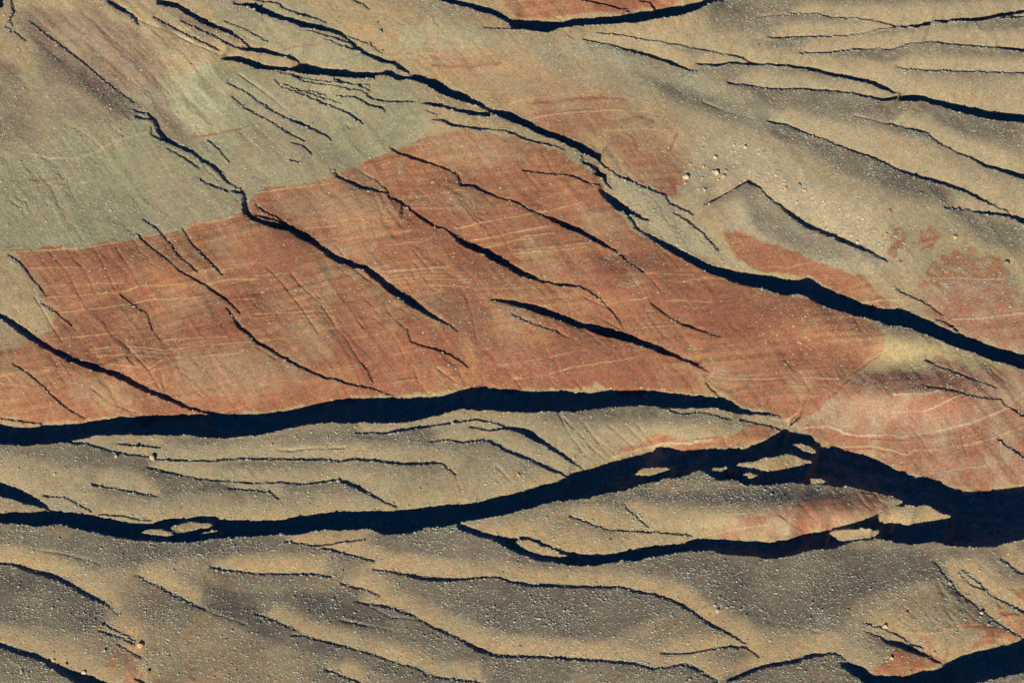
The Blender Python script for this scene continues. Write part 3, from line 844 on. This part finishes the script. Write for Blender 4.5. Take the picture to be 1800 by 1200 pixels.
def ground_mat():
    mt, nt, bs = new_mat('badland_soil')
    N, L = nt.nodes.new, nt.links.new
    at = N('ShaderNodeAttribute'); at.attribute_name = 'tint'
    sa = N('ShaderNodeAttribute'); sa.attribute_name = 'strata'
    la = N('ShaderNodeAttribute'); la.attribute_name = 'litho'
    geo = N('ShaderNodeNewGeometry')
    sep = N('ShaderNodeSeparateXYZ'); L(geo.outputs['Position'], sep.inputs[0])
    mu = N('ShaderNodeMath'); mu.operation = 'MULTIPLY'; mu.inputs[1].default_value = .012
    L(sep.outputs[0], mu.inputs[0])
    cx = N('ShaderNodeCombineXYZ'); L(sa.outputs['Fac'], cx.inputs[0]); L(mu.outputs[0], cx.inputs[1])
    nb = N('ShaderNodeTexNoise'); nb.inputs['Scale'].default_value = .30; nb.inputs['Detail'].default_value = 5
    nb.inputs['Roughness'].default_value = .75
    L(cx.outputs[0], nb.inputs['Vector'])
    rb = N('ShaderNodeValToRGB'); e = rb.color_ramp.elements
    e[0].position = .30; e[0].color = (.86, .79, .75, 1)
    e[1].position = .66; e[1].color = (1.15, 1.38, 1.5, 1)
    x = e.new(.42); x.color = (1, 1, 1, 1); x = e.new(.56); x.color = (1, 1, 1, 1); x = e.new(.59); x.color = (1.25, 1.5, 1.5, 1); x = e.new(.63); x.color = (1, 1.02, 1.02, 1)
    L(nb.outputs['Fac'], rb.inputs[0])
    mx = N('ShaderNodeMix'); mx.data_type = 'RGBA'; mx.blend_type = 'MULTIPLY'
    L(la.outputs['Fac'], mx.inputs[0]); L(at.outputs['Color'], mx.inputs[6]); L(rb.outputs[0], mx.inputs[7])
    # grit, stones and dry tufts finer than the relief
    n1 = N('ShaderNodeTexNoise'); n1.inputs['Scale'].default_value = .9; n1.inputs['Detail'].default_value = 4; n1.inputs['Roughness'].default_value = .8
    L(geo.outputs['Position'], n1.inputs['Vector'])
    r1 = N('ShaderNodeValToRGB'); e = r1.color_ramp.elements
    e[0].position = .32; e[0].color = (.50, .52, .54, 1); e[1].position = .70; e[1].color = (1.62, 1.60, 1.56, 1)
    L(n1.outputs['Fac'], r1.inputs[0])
    m2 = N('ShaderNodeMix'); m2.data_type = 'RGBA'; m2.blend_type = 'MULTIPLY'; m2.inputs[0].default_value = .8
    L(mx.outputs[2], m2.inputs[6]); L(r1.outputs[0], m2.inputs[7])
    n3 = N('ShaderNodeTexNoise'); n3.inputs['Scale'].default_value = .28; n3.inputs['Detail'].default_value = 5; n3.inputs['Roughness'].default_value = .7
    L(geo.outputs['Position'], n3.inputs['Vector'])
    r3 = N('ShaderNodeValToRGB'); e = r3.color_ramp.elements
    e[0].position = .36; e[0].color = (1.10, .92, .86, 1); e[1].position = .64; e[1].color = (.90, 1.05, 1.02, 1)
    L(n3.outputs['Fac'], r3.inputs[0])
    m3 = N('ShaderNodeMix'); m3.data_type = 'RGBA'; m3.blend_type = 'MULTIPLY'; m3.inputs[0].default_value = .8
    L(m2.outputs[2], m3.inputs[6]); L(r3.outputs[0], m3.inputs[7])
    L(m3.outputs[2], bs.inputs['Base Color'])
    bp = N('ShaderNodeBump'); bp.inputs['Strength'].default_value = .5; bp.inputs['Distance'].default_value = .25
    L(n1.outputs['Fac'], bp.inputs['Height']); L(bp.outputs[0], bs.inputs['Normal'])
    return mt
SOIL = ground_mat()

def grid_object(name, keep, struct=True):
    """one sheet of the terrain made from the kept quads"""
    ii, jj = np.nonzero(keep)
    a = ii*NV+jj
    quads = np.stack([a, a+1, a+NV+1, a+NV], 1)
    used = np.zeros(NU*NV, bool); used[quads.ravel()] = True
    idx = np.cumsum(used)-1
    q = idx[quads].astype(np.int32)
    sel = np.nonzero(used)[0]
    co = np.stack([X.ravel()[sel], Y.ravel()[sel], z.ravel()[sel]], 1).astype(np.float32)
    me = bpy.data.meshes.new(name)
    me.vertices.add(len(sel)); me.vertices.foreach_set('co', co.ravel())
    me.loops.add(q.size); me.loops.foreach_set('vertex_index', q.ravel())
    me.polygons.add(len(q)); me.polygons.foreach_set('loop_start', np.arange(0, q.size, 4, dtype=np.int32))
    me.polygons.foreach_set('use_smooth', np.ones(len(q), bool))
    me.update()
    ca = me.color_attributes.new('tint', 'FLOAT_COLOR', 'POINT')
    cc = np.ones((len(sel), 4), np.float32); cc[:, :3] = col.reshape(-1, 3)[sel]
    ca.data.foreach_set('color', cc.ravel())
    for nm, arr in (('strata', STR), ('litho', litho)):
        at = me.attributes.new(nm, 'FLOAT', 'POINT'); at.data.foreach_set('value', arr.ravel()[sel].astype(np.float32))
    me.materials.append(SOIL)
    ob = bpy.data.objects.new(name, me); sc.collection.objects.link(ob)
    ob['kind'] = 'structure'
    return ob

pxz, pyz, depz = project(X, Y, z)
infr = (pxz > -380) & (pxz < 2180) & (pyz > -220) & (pyz < 1450)
kq = infr[:-1, :-1] | infr[1:, 1:]
# the sheets meet along the bottoms of the canyons
def below(pts):
    a = np.array(pts)
    return pyz[:-1, :-1] > np.interp(pxz[:-1, :-1], a[:, 0], a[:, 1])
c1 = below([(0, 760), (200, 747), (450, 746), (700, 722), (850, 702), (1100, 700), (1260, 708), (1370, 731), (1390, 757), (1500, 820), (1600, 890), (1700, 905), (1800, 900), (1900, 890)])
c2 = below([(0, 909), (200, 920), (450, 926), (700, 915), (810, 918), (900, 955), (1020, 981), (1200, 962), (1400, 958), (1550, 925), (1700, 935), (1800, 900), (1900, 890)])
terr = []
for nm, mk in (('red_hillside', ~c1), ('tan_ridge', c1 & ~c2), ('foothills', c2)):
    terr.append(grid_object(nm, kq & mk))

# country beyond the frame, coarse
def outer_ground():
    n = 220; s = 7000.0/n
    g = (np.arange(n+1)*s-3500)
    gx, gy = np.meshgrid(g, g, indexing='ij')
    uu = gx*DU[0]+gy*DU[1]; vv = gx*DV[0]+gy*DV[1]
    ui = np.clip(((uu-U0)/STEP_U).astype(int), 0, NU-1); vi = np.clip(((vv-V0)/STEP_V).astype(int), 0, NV-1)
    far = np.hypot(uu-np.clip(uu, U0, U1), vv-np.clip(vv, V0, V1))
    r = np.random.default_rng(5); 
    zz = hs[ui, vi]*np.exp(-far/900)-3+(1-np.exp(-far/300))*(25*np.sin(gx/310+gy/520)+14*np.sin(gx/140-gy/170+2)+r.uniform(-3, 3, gx.shape))
    ppx, ppy, _ = project(gx, gy, zz)
    me = bpy.data.meshes.new('surrounding_ground')
    vid = lambda i, j: i*(n+1)+j
    fc = []
    for i in range(n):
        for j in range(n):
            uc, vc = uu[i, j]+s*.5*(DU[0]+DU[1]), vv[i, j]+s*.5*(DV[0]+DV[1])
            if U0+22 < uc < U1-22 and V0+22 < vc < V1-22:
                a, b, dp = project(gx[i, j]+s/2, gy[i, j]+s/2, hs[min(NU-1, int((uc-U0)/STEP_U)), min(NV-1, int((vc-V0)/STEP_V))])
                if dp > 0 and -320 < a < 2120 and -160 < b < 1390: continue
            fc.append((vid(i, j), vid(i+1, j), vid(i+1, j+1), vid(i, j+1)))
    me.from_pydata(np.stack([gx.ravel(), gy.ravel(), zz.ravel()], 1).tolist(), [], fc)
    cc = np.ones(((n+1)**2, 4), np.float32); cc[:, :3] = C(.42, .29, .165)
    me.color_attributes.new('tint', 'FLOAT_COLOR', 'POINT').data.foreach_set('color', cc.ravel())
    me.attributes.new('strata', 'FLOAT', 'POINT'); me.attributes.new('litho', 'FLOAT', 'POINT')
    me.materials.append(SOIL)
    for p in me.polygons: p.use_smooth = True
    ob = bpy.data.objects.new('ground', me); sc.collection.objects.link(ob); ob['kind'] = 'structure'
outer_ground()

# ---------------------------------------------------------------- desert scrub
def z_at(u, v, arr=None):
    arr = z if arr is None else arr
    a = np.clip((u-U0)/STEP_U, 0, NU-1.01); b = np.clip((v-V0)/STEP_V, 0, NV-1.01)
    i = a.astype(int); j = b.astype(int); f = a-i; g = b-j
    return (arr[i, j]*(1-f)+arr[i+1, j]*f)*(1-g)+(arr[i, j+1]*(1-f)+arr[i+1, j+1]*f)*g

vl = samp(veg_line, px, py)
lip = samp(blur(allshade, 2), px, py); lip = 4*lip*(1-lip)
dens = .40+.10*gz+.12*np.clip(vl*1.3-.1, 0, 1)*np.clip(.6+.8*n2_, 0, 1.5)
dens = dens*(1-red*.74)*(1-redpale*.6)
dens = dens*(1-.45*Z['brown'])*(1-.3*Z['yellow'])*(1-.15*Z['grey'])+.16*Z['greyveg']
dens = dens*np.clip(.85+.6*fs(14, 3, 111)+.3*n1+.5*gz*fs(5, 2, 113), .15, 2.4)
dens += red*np.clip(vl*1.2-.12, 0, 1)*.10*np.clip(.2+1.6*fs(9, 2, 121), 0, 1.6)
dens += red*np.clip(fs(6, 2, 131)+.2*n1-.85, 0, 1)*.5
dens = dens+.22*lip*(1-.7*red)
fine = np.clip(.95*(1-red*.75)*(1-redpale*.6)*(1-.65*gz)*np.clip(.8+.8*fs(10, 3, 141), 0, 2), 0, 1)

def scatter(D, n_try, seed):
    r = np.random.default_rng(seed)
    u = r.uniform(U0+2, U1-2, n_try); v = r.uniform(V0+2, V1-2, n_try)
    ui = ((u-U0)/STEP_U).astype(int); vi = ((v-V0)/STEP_V).astype(int)
    ppx, ppy = pxz[ui, vi], pyz[ui, vi]
    dn = n_try/((U1-U0)*(V1-V0))
    ok = (r.uniform(0, 1, n_try) < D[ui, vi]/dn) & (ppx > -220) & (ppx < 2020) & (ppy > -120) & (ppy < 1330)
    return u[ok], v[ok], ui[ok], vi[ok]

u1, v1, a1, b1 = scatter(dens, 2200000, 201)
r1 = np.clip(rng.lognormal(-.93, .36, len(u1)), .2, 1.15)*(1-.06*gz[a1, b1]+.2*lip[a1, b1])
u2, v2, a2, b2 = scatter(fine, 2000000, 202)
r2 = np.clip(rng.lognormal(-1.2, .28, len(u2)), .17, .45)
uu = np.concatenate([u1, u2]); vv = np.concatenate([v1, v2]); rr = np.concatenate([r1, r2])
ai = np.concatenate([a1, a2]); bi = np.concatenate([b1, b2])
SX = uu*DU[0]+vv*DV[0]; SY = uu*DU[1]+vv*DV[1]; SZ = z_at(uu, vv)
spx, spy, sdep = project(SX, SY, SZ)
# those that show largest are individuals
inf = (spx > 4) & (spx < 1796) & (spy > 4) & (spy < 1196) & (~sh[ai, bi]) & (depth[ai, bi] < .05)
size = np.where(inf, rr/sdep, 0)
big = np.argsort(-size)[:276]
rest = np.ones(len(uu), bool); rest[big] = False
open('/tmp/stat.txt', 'w').write(str((len(u1), len(u2), int(kq.sum()), float(z.min()), float(z.max()))))

def scrub_mat(indiv):
    mt, nt, bs = new_mat('sage_foliage' if indiv else 'scrub_foliage')
    N, L = nt.nodes.new, nt.links.new
    ramp = N('ShaderNodeValToRGB'); e = ramp.color_ramp.elements
    e[0].position = 0; e[0].color = (.29, .275, .165, 1)
    e[1].position = 1; e[1].color = (.50, .44, .315, 1)
    x = e.new(.4); x.color = (.37, .385, .26, 1); x = e.new(.7); x.color = (.47, .47, .34, 1)
    if indiv:
        o = N('ShaderNodeObjectInfo'); L(o.outputs['Random'], ramp.inputs[0])
    else:
        o = N('ShaderNodeAttribute'); o.attribute_name = 'tone'; L(o.outputs['Fac'], ramp.inputs[0])
    L(ramp.outputs[0], bs.inputs['Base Color'])
    return mt
SCRUB = scrub_mat(False); SAGE = scrub_mat(True)

def tuft_template():
    vs = [(0, 0, .85)]
    for k in range(5):
        a = k*2*math.pi/5+.3; vs.append((.62*math.cos(a), .62*math.sin(a), .62))
    for k in range(5):
        a = k*2*math.pi/5+.9; vs.append((1.0*math.cos(a), 1.0*math.sin(a), .1))
    fs_ = []
    for k in range(5):
        j = (k+1) % 5
        fs_.append((0, 1+k, 1+j)); fs_.append((1+k, 6+k, 1+j)); fs_.append((1+j, 6+k, 6+j))
    return np.array(vs, np.float32), np.array(fs_, np.int32)
TV, TF = tuft_template()

def merge_scrub(name, sel, label, TV, TF):
    n = len(sel); r = np.random.default_rng(7)
    jit = r.uniform(.62, 1.25, (n, len(TV), 1)).astype(np.float32)
    P = TV[None]*jit
    ang = r.uniform(0, 6.28, n); ca, sa = np.cos(ang)[:, None], np.sin(ang)[:, None]
    rad = rr[sel][:, None]; ex = r.uniform(.75, 1.3, n)[:, None]
    x = (P[..., 0]*ca-P[..., 1]*sa)*rad*ex+SX[sel][:, None]
    y = (P[..., 0]*sa+P[..., 1]*ca)*rad/ex+SY[sel][:, None]
    zz = P[..., 2]*rad*r.uniform(.35, .7, n)[:, None]+SZ[sel][:, None]+.0
    co = np.stack([x, y, zz], -1).reshape(-1, 3).astype(np.float32)
    f = (TF[None]+(np.arange(n)*len(TV))[:, None, None]).reshape(-1, 3).astype(np.int32)
    me = bpy.data.meshes.new(name)
    me.vertices.add(len(co)); me.vertices.foreach_set('co', co.ravel())
    me.loops.add(f.size); me.loops.foreach_set('vertex_index', f.ravel())
    me.polygons.add(len(f)); me.polygons.foreach_set('loop_start', np.arange(0, f.size, 3, dtype=np.int32))
    me.update()
    tone = np.repeat(r.uniform(0, 1, n), len(TV)).astype(np.float32)
    me.attributes.new('tone', 'FLOAT', 'POINT').data.foreach_set('value', tone)
    me.materials.append(SCRUB)
    ob = bpy.data.objects.new(name, me); sc.collection.objects.link(ob)
    ob['kind'] = 'stuff'; ob['label'] = label; ob['category'] = 'scrub'
small = np.arange(len(uu)) >= len(u1)
merge_scrub('scrub', np.nonzero(rest & ~small)[0], 'pale sage scrub dotted over every slope and ridge of the badlands', TV, TF)
GV = np.array([(0, 0, .8), (1, 0, .05), (0, 1, .05), (-1, 0, .05), (0, -1, .05)], np.float32)
GF = np.array([(0, 1, 2), (0, 2, 3), (0, 3, 4), (0, 4, 1)], np.int32)
merge_scrub('dry_grass', np.nonzero(rest & small)[0], 'fine pale grass tufts speckling the bare soil between the shrubs', GV, GF)

def shrub_mesh(seed):
    """a low spiky cushion: leaf blades fanned from a woody base"""
    r = random.Random(seed); vs, fc = [], []
    def blade(base, tip, w):
        d = Vector(tip)-Vector(base); s = d.cross(Vector((r.uniform(-1, 1), r.uniform(-1, 1), r.uniform(-1, 1)))).normalized()*w
        b = Vector(base); t = Vector(tip); mm = b+d*.6
        i = len(vs); vs.extend([b-s*.5, b+s*.5, mm+s, t, mm-s])
        fc.append((i, i+1, i+2, i+3, i+4))
    for k in range(64):
        a = r.uniform(0, 6.283); el = math.asin(r.uniform(.02, 1))
        L = r.uniform(.75, 1.08)*(1-.18*math.sin(el))
        d = Vector((math.cos(a)*math.cos(el), math.sin(a)*math.cos(el), math.sin(el)*.9))
        blade(d*.25, d*L, r.uniform(.10, .2))
    i0 = len(vs)
    for v in TV: vs.append(Vector(v)*.74*r.uniform(.85, 1.1))
    for f in TF: fc.append(tuple(int(q)+i0 for q in f))
    me = bpy.data.meshes.new('shrub'); me.from_pydata([tuple(v) for v in vs], [], fc); me.materials.append(SAGE)
    return me
SH = [shrub_mesh(s) for s in range(6)]
def put(name, me, loc, s, label, cat, group=None, rz=0.0, sz=1.0):
    ob = bpy.data.objects.new(name, me); sc.collection.objects.link(ob)
    ob.location = loc; ob.rotation_euler = (0, 0, rz); ob.scale = (s, s, s*sz)
    ob['label'] = label; ob['category'] = cat
    if group: ob['group'] = group
    return ob
for k in big:
    y_ = spy[k]; x_ = spx[k]
    if y_ > 930:
        where = ('foothills of the bottom left corner' if x_ < 330 else 'foothill ridge left of centre at the bottom' if x_ < 760 else
                 'broad foothill at the bottom centre' if x_ < 1250 else 'foothill slope before the bottom right canyon')
    elif y_ > 740:
        where = ('left third of the tan ridge' if x_ < 450 else 'middle of the tan ridge between the canyons' if x_ < 850 else
                 'lens-shaped ridge between the canyon arms' if x_ < 1400 else 'pink terraces beside the widest canyon')
    elif x_ > 1150:
        where = 'sandy hills of the upper right' if y_ < 400 else 'slopes around the right-hand canyon'
    else:
        where = 'grey-green upper slope on the left' if y_ < 380 else 'banded red slope above the upper canyon'
    put('shrub', SH[k % 6], (SX[k], SY[k], SZ[k]-.05), rr[k]*1.05,
        'larger pale sage shrub on the '+where, 'shrub', 'larger sage shrubs on the '+where, rz=float(k % 63)/10, sz=.9)

# locate the surface point seen at a pixel by walking the grid
PXC, PYC = pxz[::2, ::2], pyz[::2, ::2]
def at_pixel(x, y):
    d = (PXC-x)**2+(PYC-y)**2
    i, j = np.unravel_index(np.argmin(d), d.shape); i *= 2; j *= 2
    return float(X[i, j]), float(Y[i, j]), float(z[i, j]), float(depz[i, j])

# ---------------------------------------------------------------- boulders
TONES = {'cream': (.52, .41, .25), 'pale': (.55, .47, .33), 'orange': (.55, .33, .17), 'yellow': (.56, .42, .19),
         'brown': (.34, .22, .14), 'grey': (.22, .20, .17), 'pink': (.55, .33, .25)}
def rock_mat(tone, c):
    mt, nt, bs = new_mat(tone+'_sandstone')
    N, L = nt.nodes.new, nt.links.new
    tc = N('ShaderNodeTexCoord'); n = N('ShaderNodeTexNoise'); n.inputs['Scale'].default_value = 2.2; n.inputs['Detail'].default_value = 5
    L(tc.outputs['Object'], n.inputs['Vector'])
    r = N('ShaderNodeValToRGB'); e = r.color_ramp.elements
    e[0].position = .3; e[0].color = (c[0]*.72, c[1]*.68, c[2]*.66, 1); e[1].position = .7; e[1].color = (min(1, c[0]*1.15), c[1]*1.15, c[2]*1.15, 1)
    L(n.outputs['Fac'], r.inputs[0]); L(r.outputs[0], bs.inputs['Base Color'])
    bp = N('ShaderNodeBump'); bp.inputs['Strength'].default_value = .4; L(n.outputs['Fac'], bp.inputs['Height']); L(bp.outputs[0], bs.inputs['Normal'])
    return mt
RM = {k: rock_mat(k, c) for k, c in TONES.items()}
import bmesh
def rock_mesh(seed, tone, sub=3):
    r = random.Random(seed)
    bm = bmesh.new(); bmesh.ops.create_icosphere(bm, subdivisions=sub, radius=1)
    cuts = []
    for k in range(11):
        d = Vector((r.gauss(0, 1), r.gauss(0, 1), r.gauss(0, .8))).normalized(); cuts.append((d, r.uniform(.55, .88)))
    sx, sy, szz = r.uniform(.9, 1.2), r.uniform(.8, 1.1), r.uniform(.75, 1.0)
    for v in bm.verts:
        p = v.co
        for d, lim in cuts:
            e = p.dot(d)
            if e > lim: p = p-d*(e-lim)
        v.co = Vector((p.x*sx, p.y*sy, p.z*szz))*(1+r.uniform(-.015, .015))
    me = bpy.data.meshes.new('boulder'); bm.to_mesh(me); bm.free(); me.materials.append(RM[tone])
    return me

ROCK_LABELS = ['large cream boulder above the head of the dark gully, bottom right', 'yellow boulder on the gully edge just above the bottom right canyon', 'broad cream rock capping the little red spur, bottom right', 'large orange block below the fine cracks, lower left', 'cream stone at the top end of the fine cracks, lower left', 'cream stone on the lip of the bottom left corner canyon', 'brown stone on the canyon lip beside the cream one, bottom left', 'flat pale slab on the rim of the bottom left corner canyon', 'brown boulder on the red patch at the bottom, lower left', 'small orange stone just left of the cracks, lower left', 'large cream outcrop at the left end of the dark line on the tan ridge', 'pink rock up-left of the cream outcrop on the tan ridge', 'cream stone left of the cream outcrop on the tan ridge', "pale stone low on the tan ridge's left end", 'cream stone near the left edge on the tan ridge', 'small cream stone just right of the left edge stone on the tan ridge', 'cream stone just below the long canyon, left of centre', 'large cream block at the lower left of the rubble fan', 'cream block left of the small ridge crest on the rubble fan', 'biggest pale slab of the cluster on the rubble fan', 'cream block touching the biggest pale slab on the fan', 'pale block at the upper end of the rubble fan', 'cream block highest right on the rubble fan', 'pale stone highest left on the rubble fan', 'small cream stone between the two highest blocks of the fan', 'orange boulder right of the small pointed ridge', 'dark grey boulder beside the orange one, right of the pointed ridge', 'cream boulder on the sandy slope above the long narrow ravine, right', "brown boulder on the open slope left of the two red fans' tops", 'yellow stone inside the left red fan, right side', 'yellow outcrop at the top of the right red fan', 'dark grey triangular outcrop near the right edge', 'brown boulder where the gullies meet below the red fans', 'cream boulder on the long crack at the bottom right', 'cream stone near the upper end of the cracks, bottom right', 'orange rock on the red bank above the bottom right canyon', 'brown rock among the faint gullies, bottom right', 'dark grey outcrop high on the slope by the top ravine', 'larger grey outcrop just below the first, by the top ravine', 'pale outcrop amid the foreground tan strip, right of centre', 'small cream rock on top of the pale foreground outcrop', 'brown stone on the ridge left end between two canyon arms', 'brown stone in the middle of the lens-shaped ridge', 'cream stone in the crack on the lens-shaped ridge', 'cream stone left of the crack on the lens-shaped ridge', 'yellow boulder just above the lower canyon, centre', "yellow stone on the red slope just above the upper canyon's middle", 'brown rock stack at the bend of the top diagonal ravine', 'second brown rock below the bend of the top diagonal ravine']
for k, item in enumerate(ROCKS.strip().split(';')):
    x, y, rad, tone = item.split(); x, y, rad = float(x), float(y), float(rad)
    wx_, wy_, wz_, dp = at_pixel(x, y+rad*.5)
    s = rad*dp/FPX*.92
    lab = ROCK_LABELS[k]
    put('boulder', rock_mesh(300+k, tone), (wx_, wy_, wz_+s*.28), s, lab, 'boulder', rz=k*1.3)

# loose blocks on the rubble fan and the red knoll
VAR = [rock_mesh(900+k, t, 2) for k, t in enumerate(('cream', 'pale', 'yellow', 'cream', 'orange', 'pale'))]
def block_field(n, poly, label, group, rmin, rmax, seed):
    mk = blur(poly_mask(poly), 6); r = random.Random(seed); c = 0
    xs = [p[0] for p in poly]; ys = [p[1] for p in poly]
    while c < n:
        x, y = r.uniform(min(xs), max(xs)), r.uniform(min(ys), max(ys))
        if mk[int(y+PAD), int(x+PAD)] < r.uniform(.2, 1): continue
        a, b, zc, dp = at_pixel(x, y)
        s = (rmin+(rmax-rmin)*r.random()**2.5)*dp/FPX
        put('rock', VAR[r.randrange(6)], (a, b, zc+s*.2), s, label, 'rock', group, rz=r.uniform(0, 6.28), sz=r.uniform(.7, 1.1))
        c += 1
block_field(230, [(1225, 250), (1330, 250), (1350, 300), (1440, 330), (1500, 370), (1560, 400), (1570, 450), (1500, 440), (1420, 390), (1330, 320), (1260, 345), (1195, 335), (1200, 300)],
            'small pale block strewn over the boulder-littered fan right of centre', 'pale blocks strewn over the rubble fan', 1.0, 3.6, 1)
block_field(60, [(1370, 540), (1420, 530), (1500, 570), (1520, 600), (1450, 640), (1380, 650), (1330, 600)],
            'small yellowish block scattered on the red knoll under the right-hand canyon', 'yellowish blocks on the red knoll', 1.0, 2.2, 2)
block_field(40, [(1440, 1100), (1500, 1110), (1580, 1140), (1600, 1165), (1540, 1180), (1470, 1150)],
            'small cream stone on the spur above the bottom right canyon', 'cream stones on the bottom right spur', 1.0, 2.0, 3)
block_field(36, [(225, 1085), (250, 1120), (275, 1160), (262, 1190), (240, 1150), (215, 1100)],
            'small stone in the gully line near the bottom left corner', 'stones along the bottom left gully', .9, 1.7, 4)

# broad grey-green clumps standing alone on the bare ground
BUSH_LABELS = ['wide pale green bush on the upper edge of the mid-slope ravine', 'bush on the red slope left of the boulder line', 'larger bush below the first, just above the upper canyon', 'wide grey bush on the red slope above the canyon junction', 'lone bush on the canyon rim left of centre', 'bush on the faint gully low on the red slope, centre', 'bush on the red slope above the tallest part of the upper canyon', 'bush right of its twin above the upper canyon', 'green bush at the left end of the grey patch on the red slope', 'bush where the dry wash bends on the red slope', 'bush in the wash above the right-hand canyon', 'second bush beside it in the wash above the right-hand canyon', 'rightmost bush in the wash above the right-hand canyon', 'bush on the bare pink slope below the little terraces', 'bush at the foot of the left ravine on the red slope', "bush just below the one at the left ravine's foot", 'bush on the red ground below the knoll', 'small bush beside the wide grey bush on the red slope', 'bush on the shoulder left of the long diagonal ravine', 'bush in the speckled band on the orange slope, centre', 'bush on the tan strip in the foreground, centre', 'bush on the canyon rim right of the lone bush', 'bush where the pale band meets the gully, right of centre']
for k, item in enumerate(BUSHES.split(';')):
    x, y, rad = (float(a) for a in item.split())
    wx_, wy_, wz_, dp = at_pixel(x, y+rad*.3)
    put('shrub', SH[k % 6], (wx_, wy_, wz_-.05), rad*dp/FPX*.8, BUSH_LABELS[k], 'shrub', rz=k*.7, sz=.75)
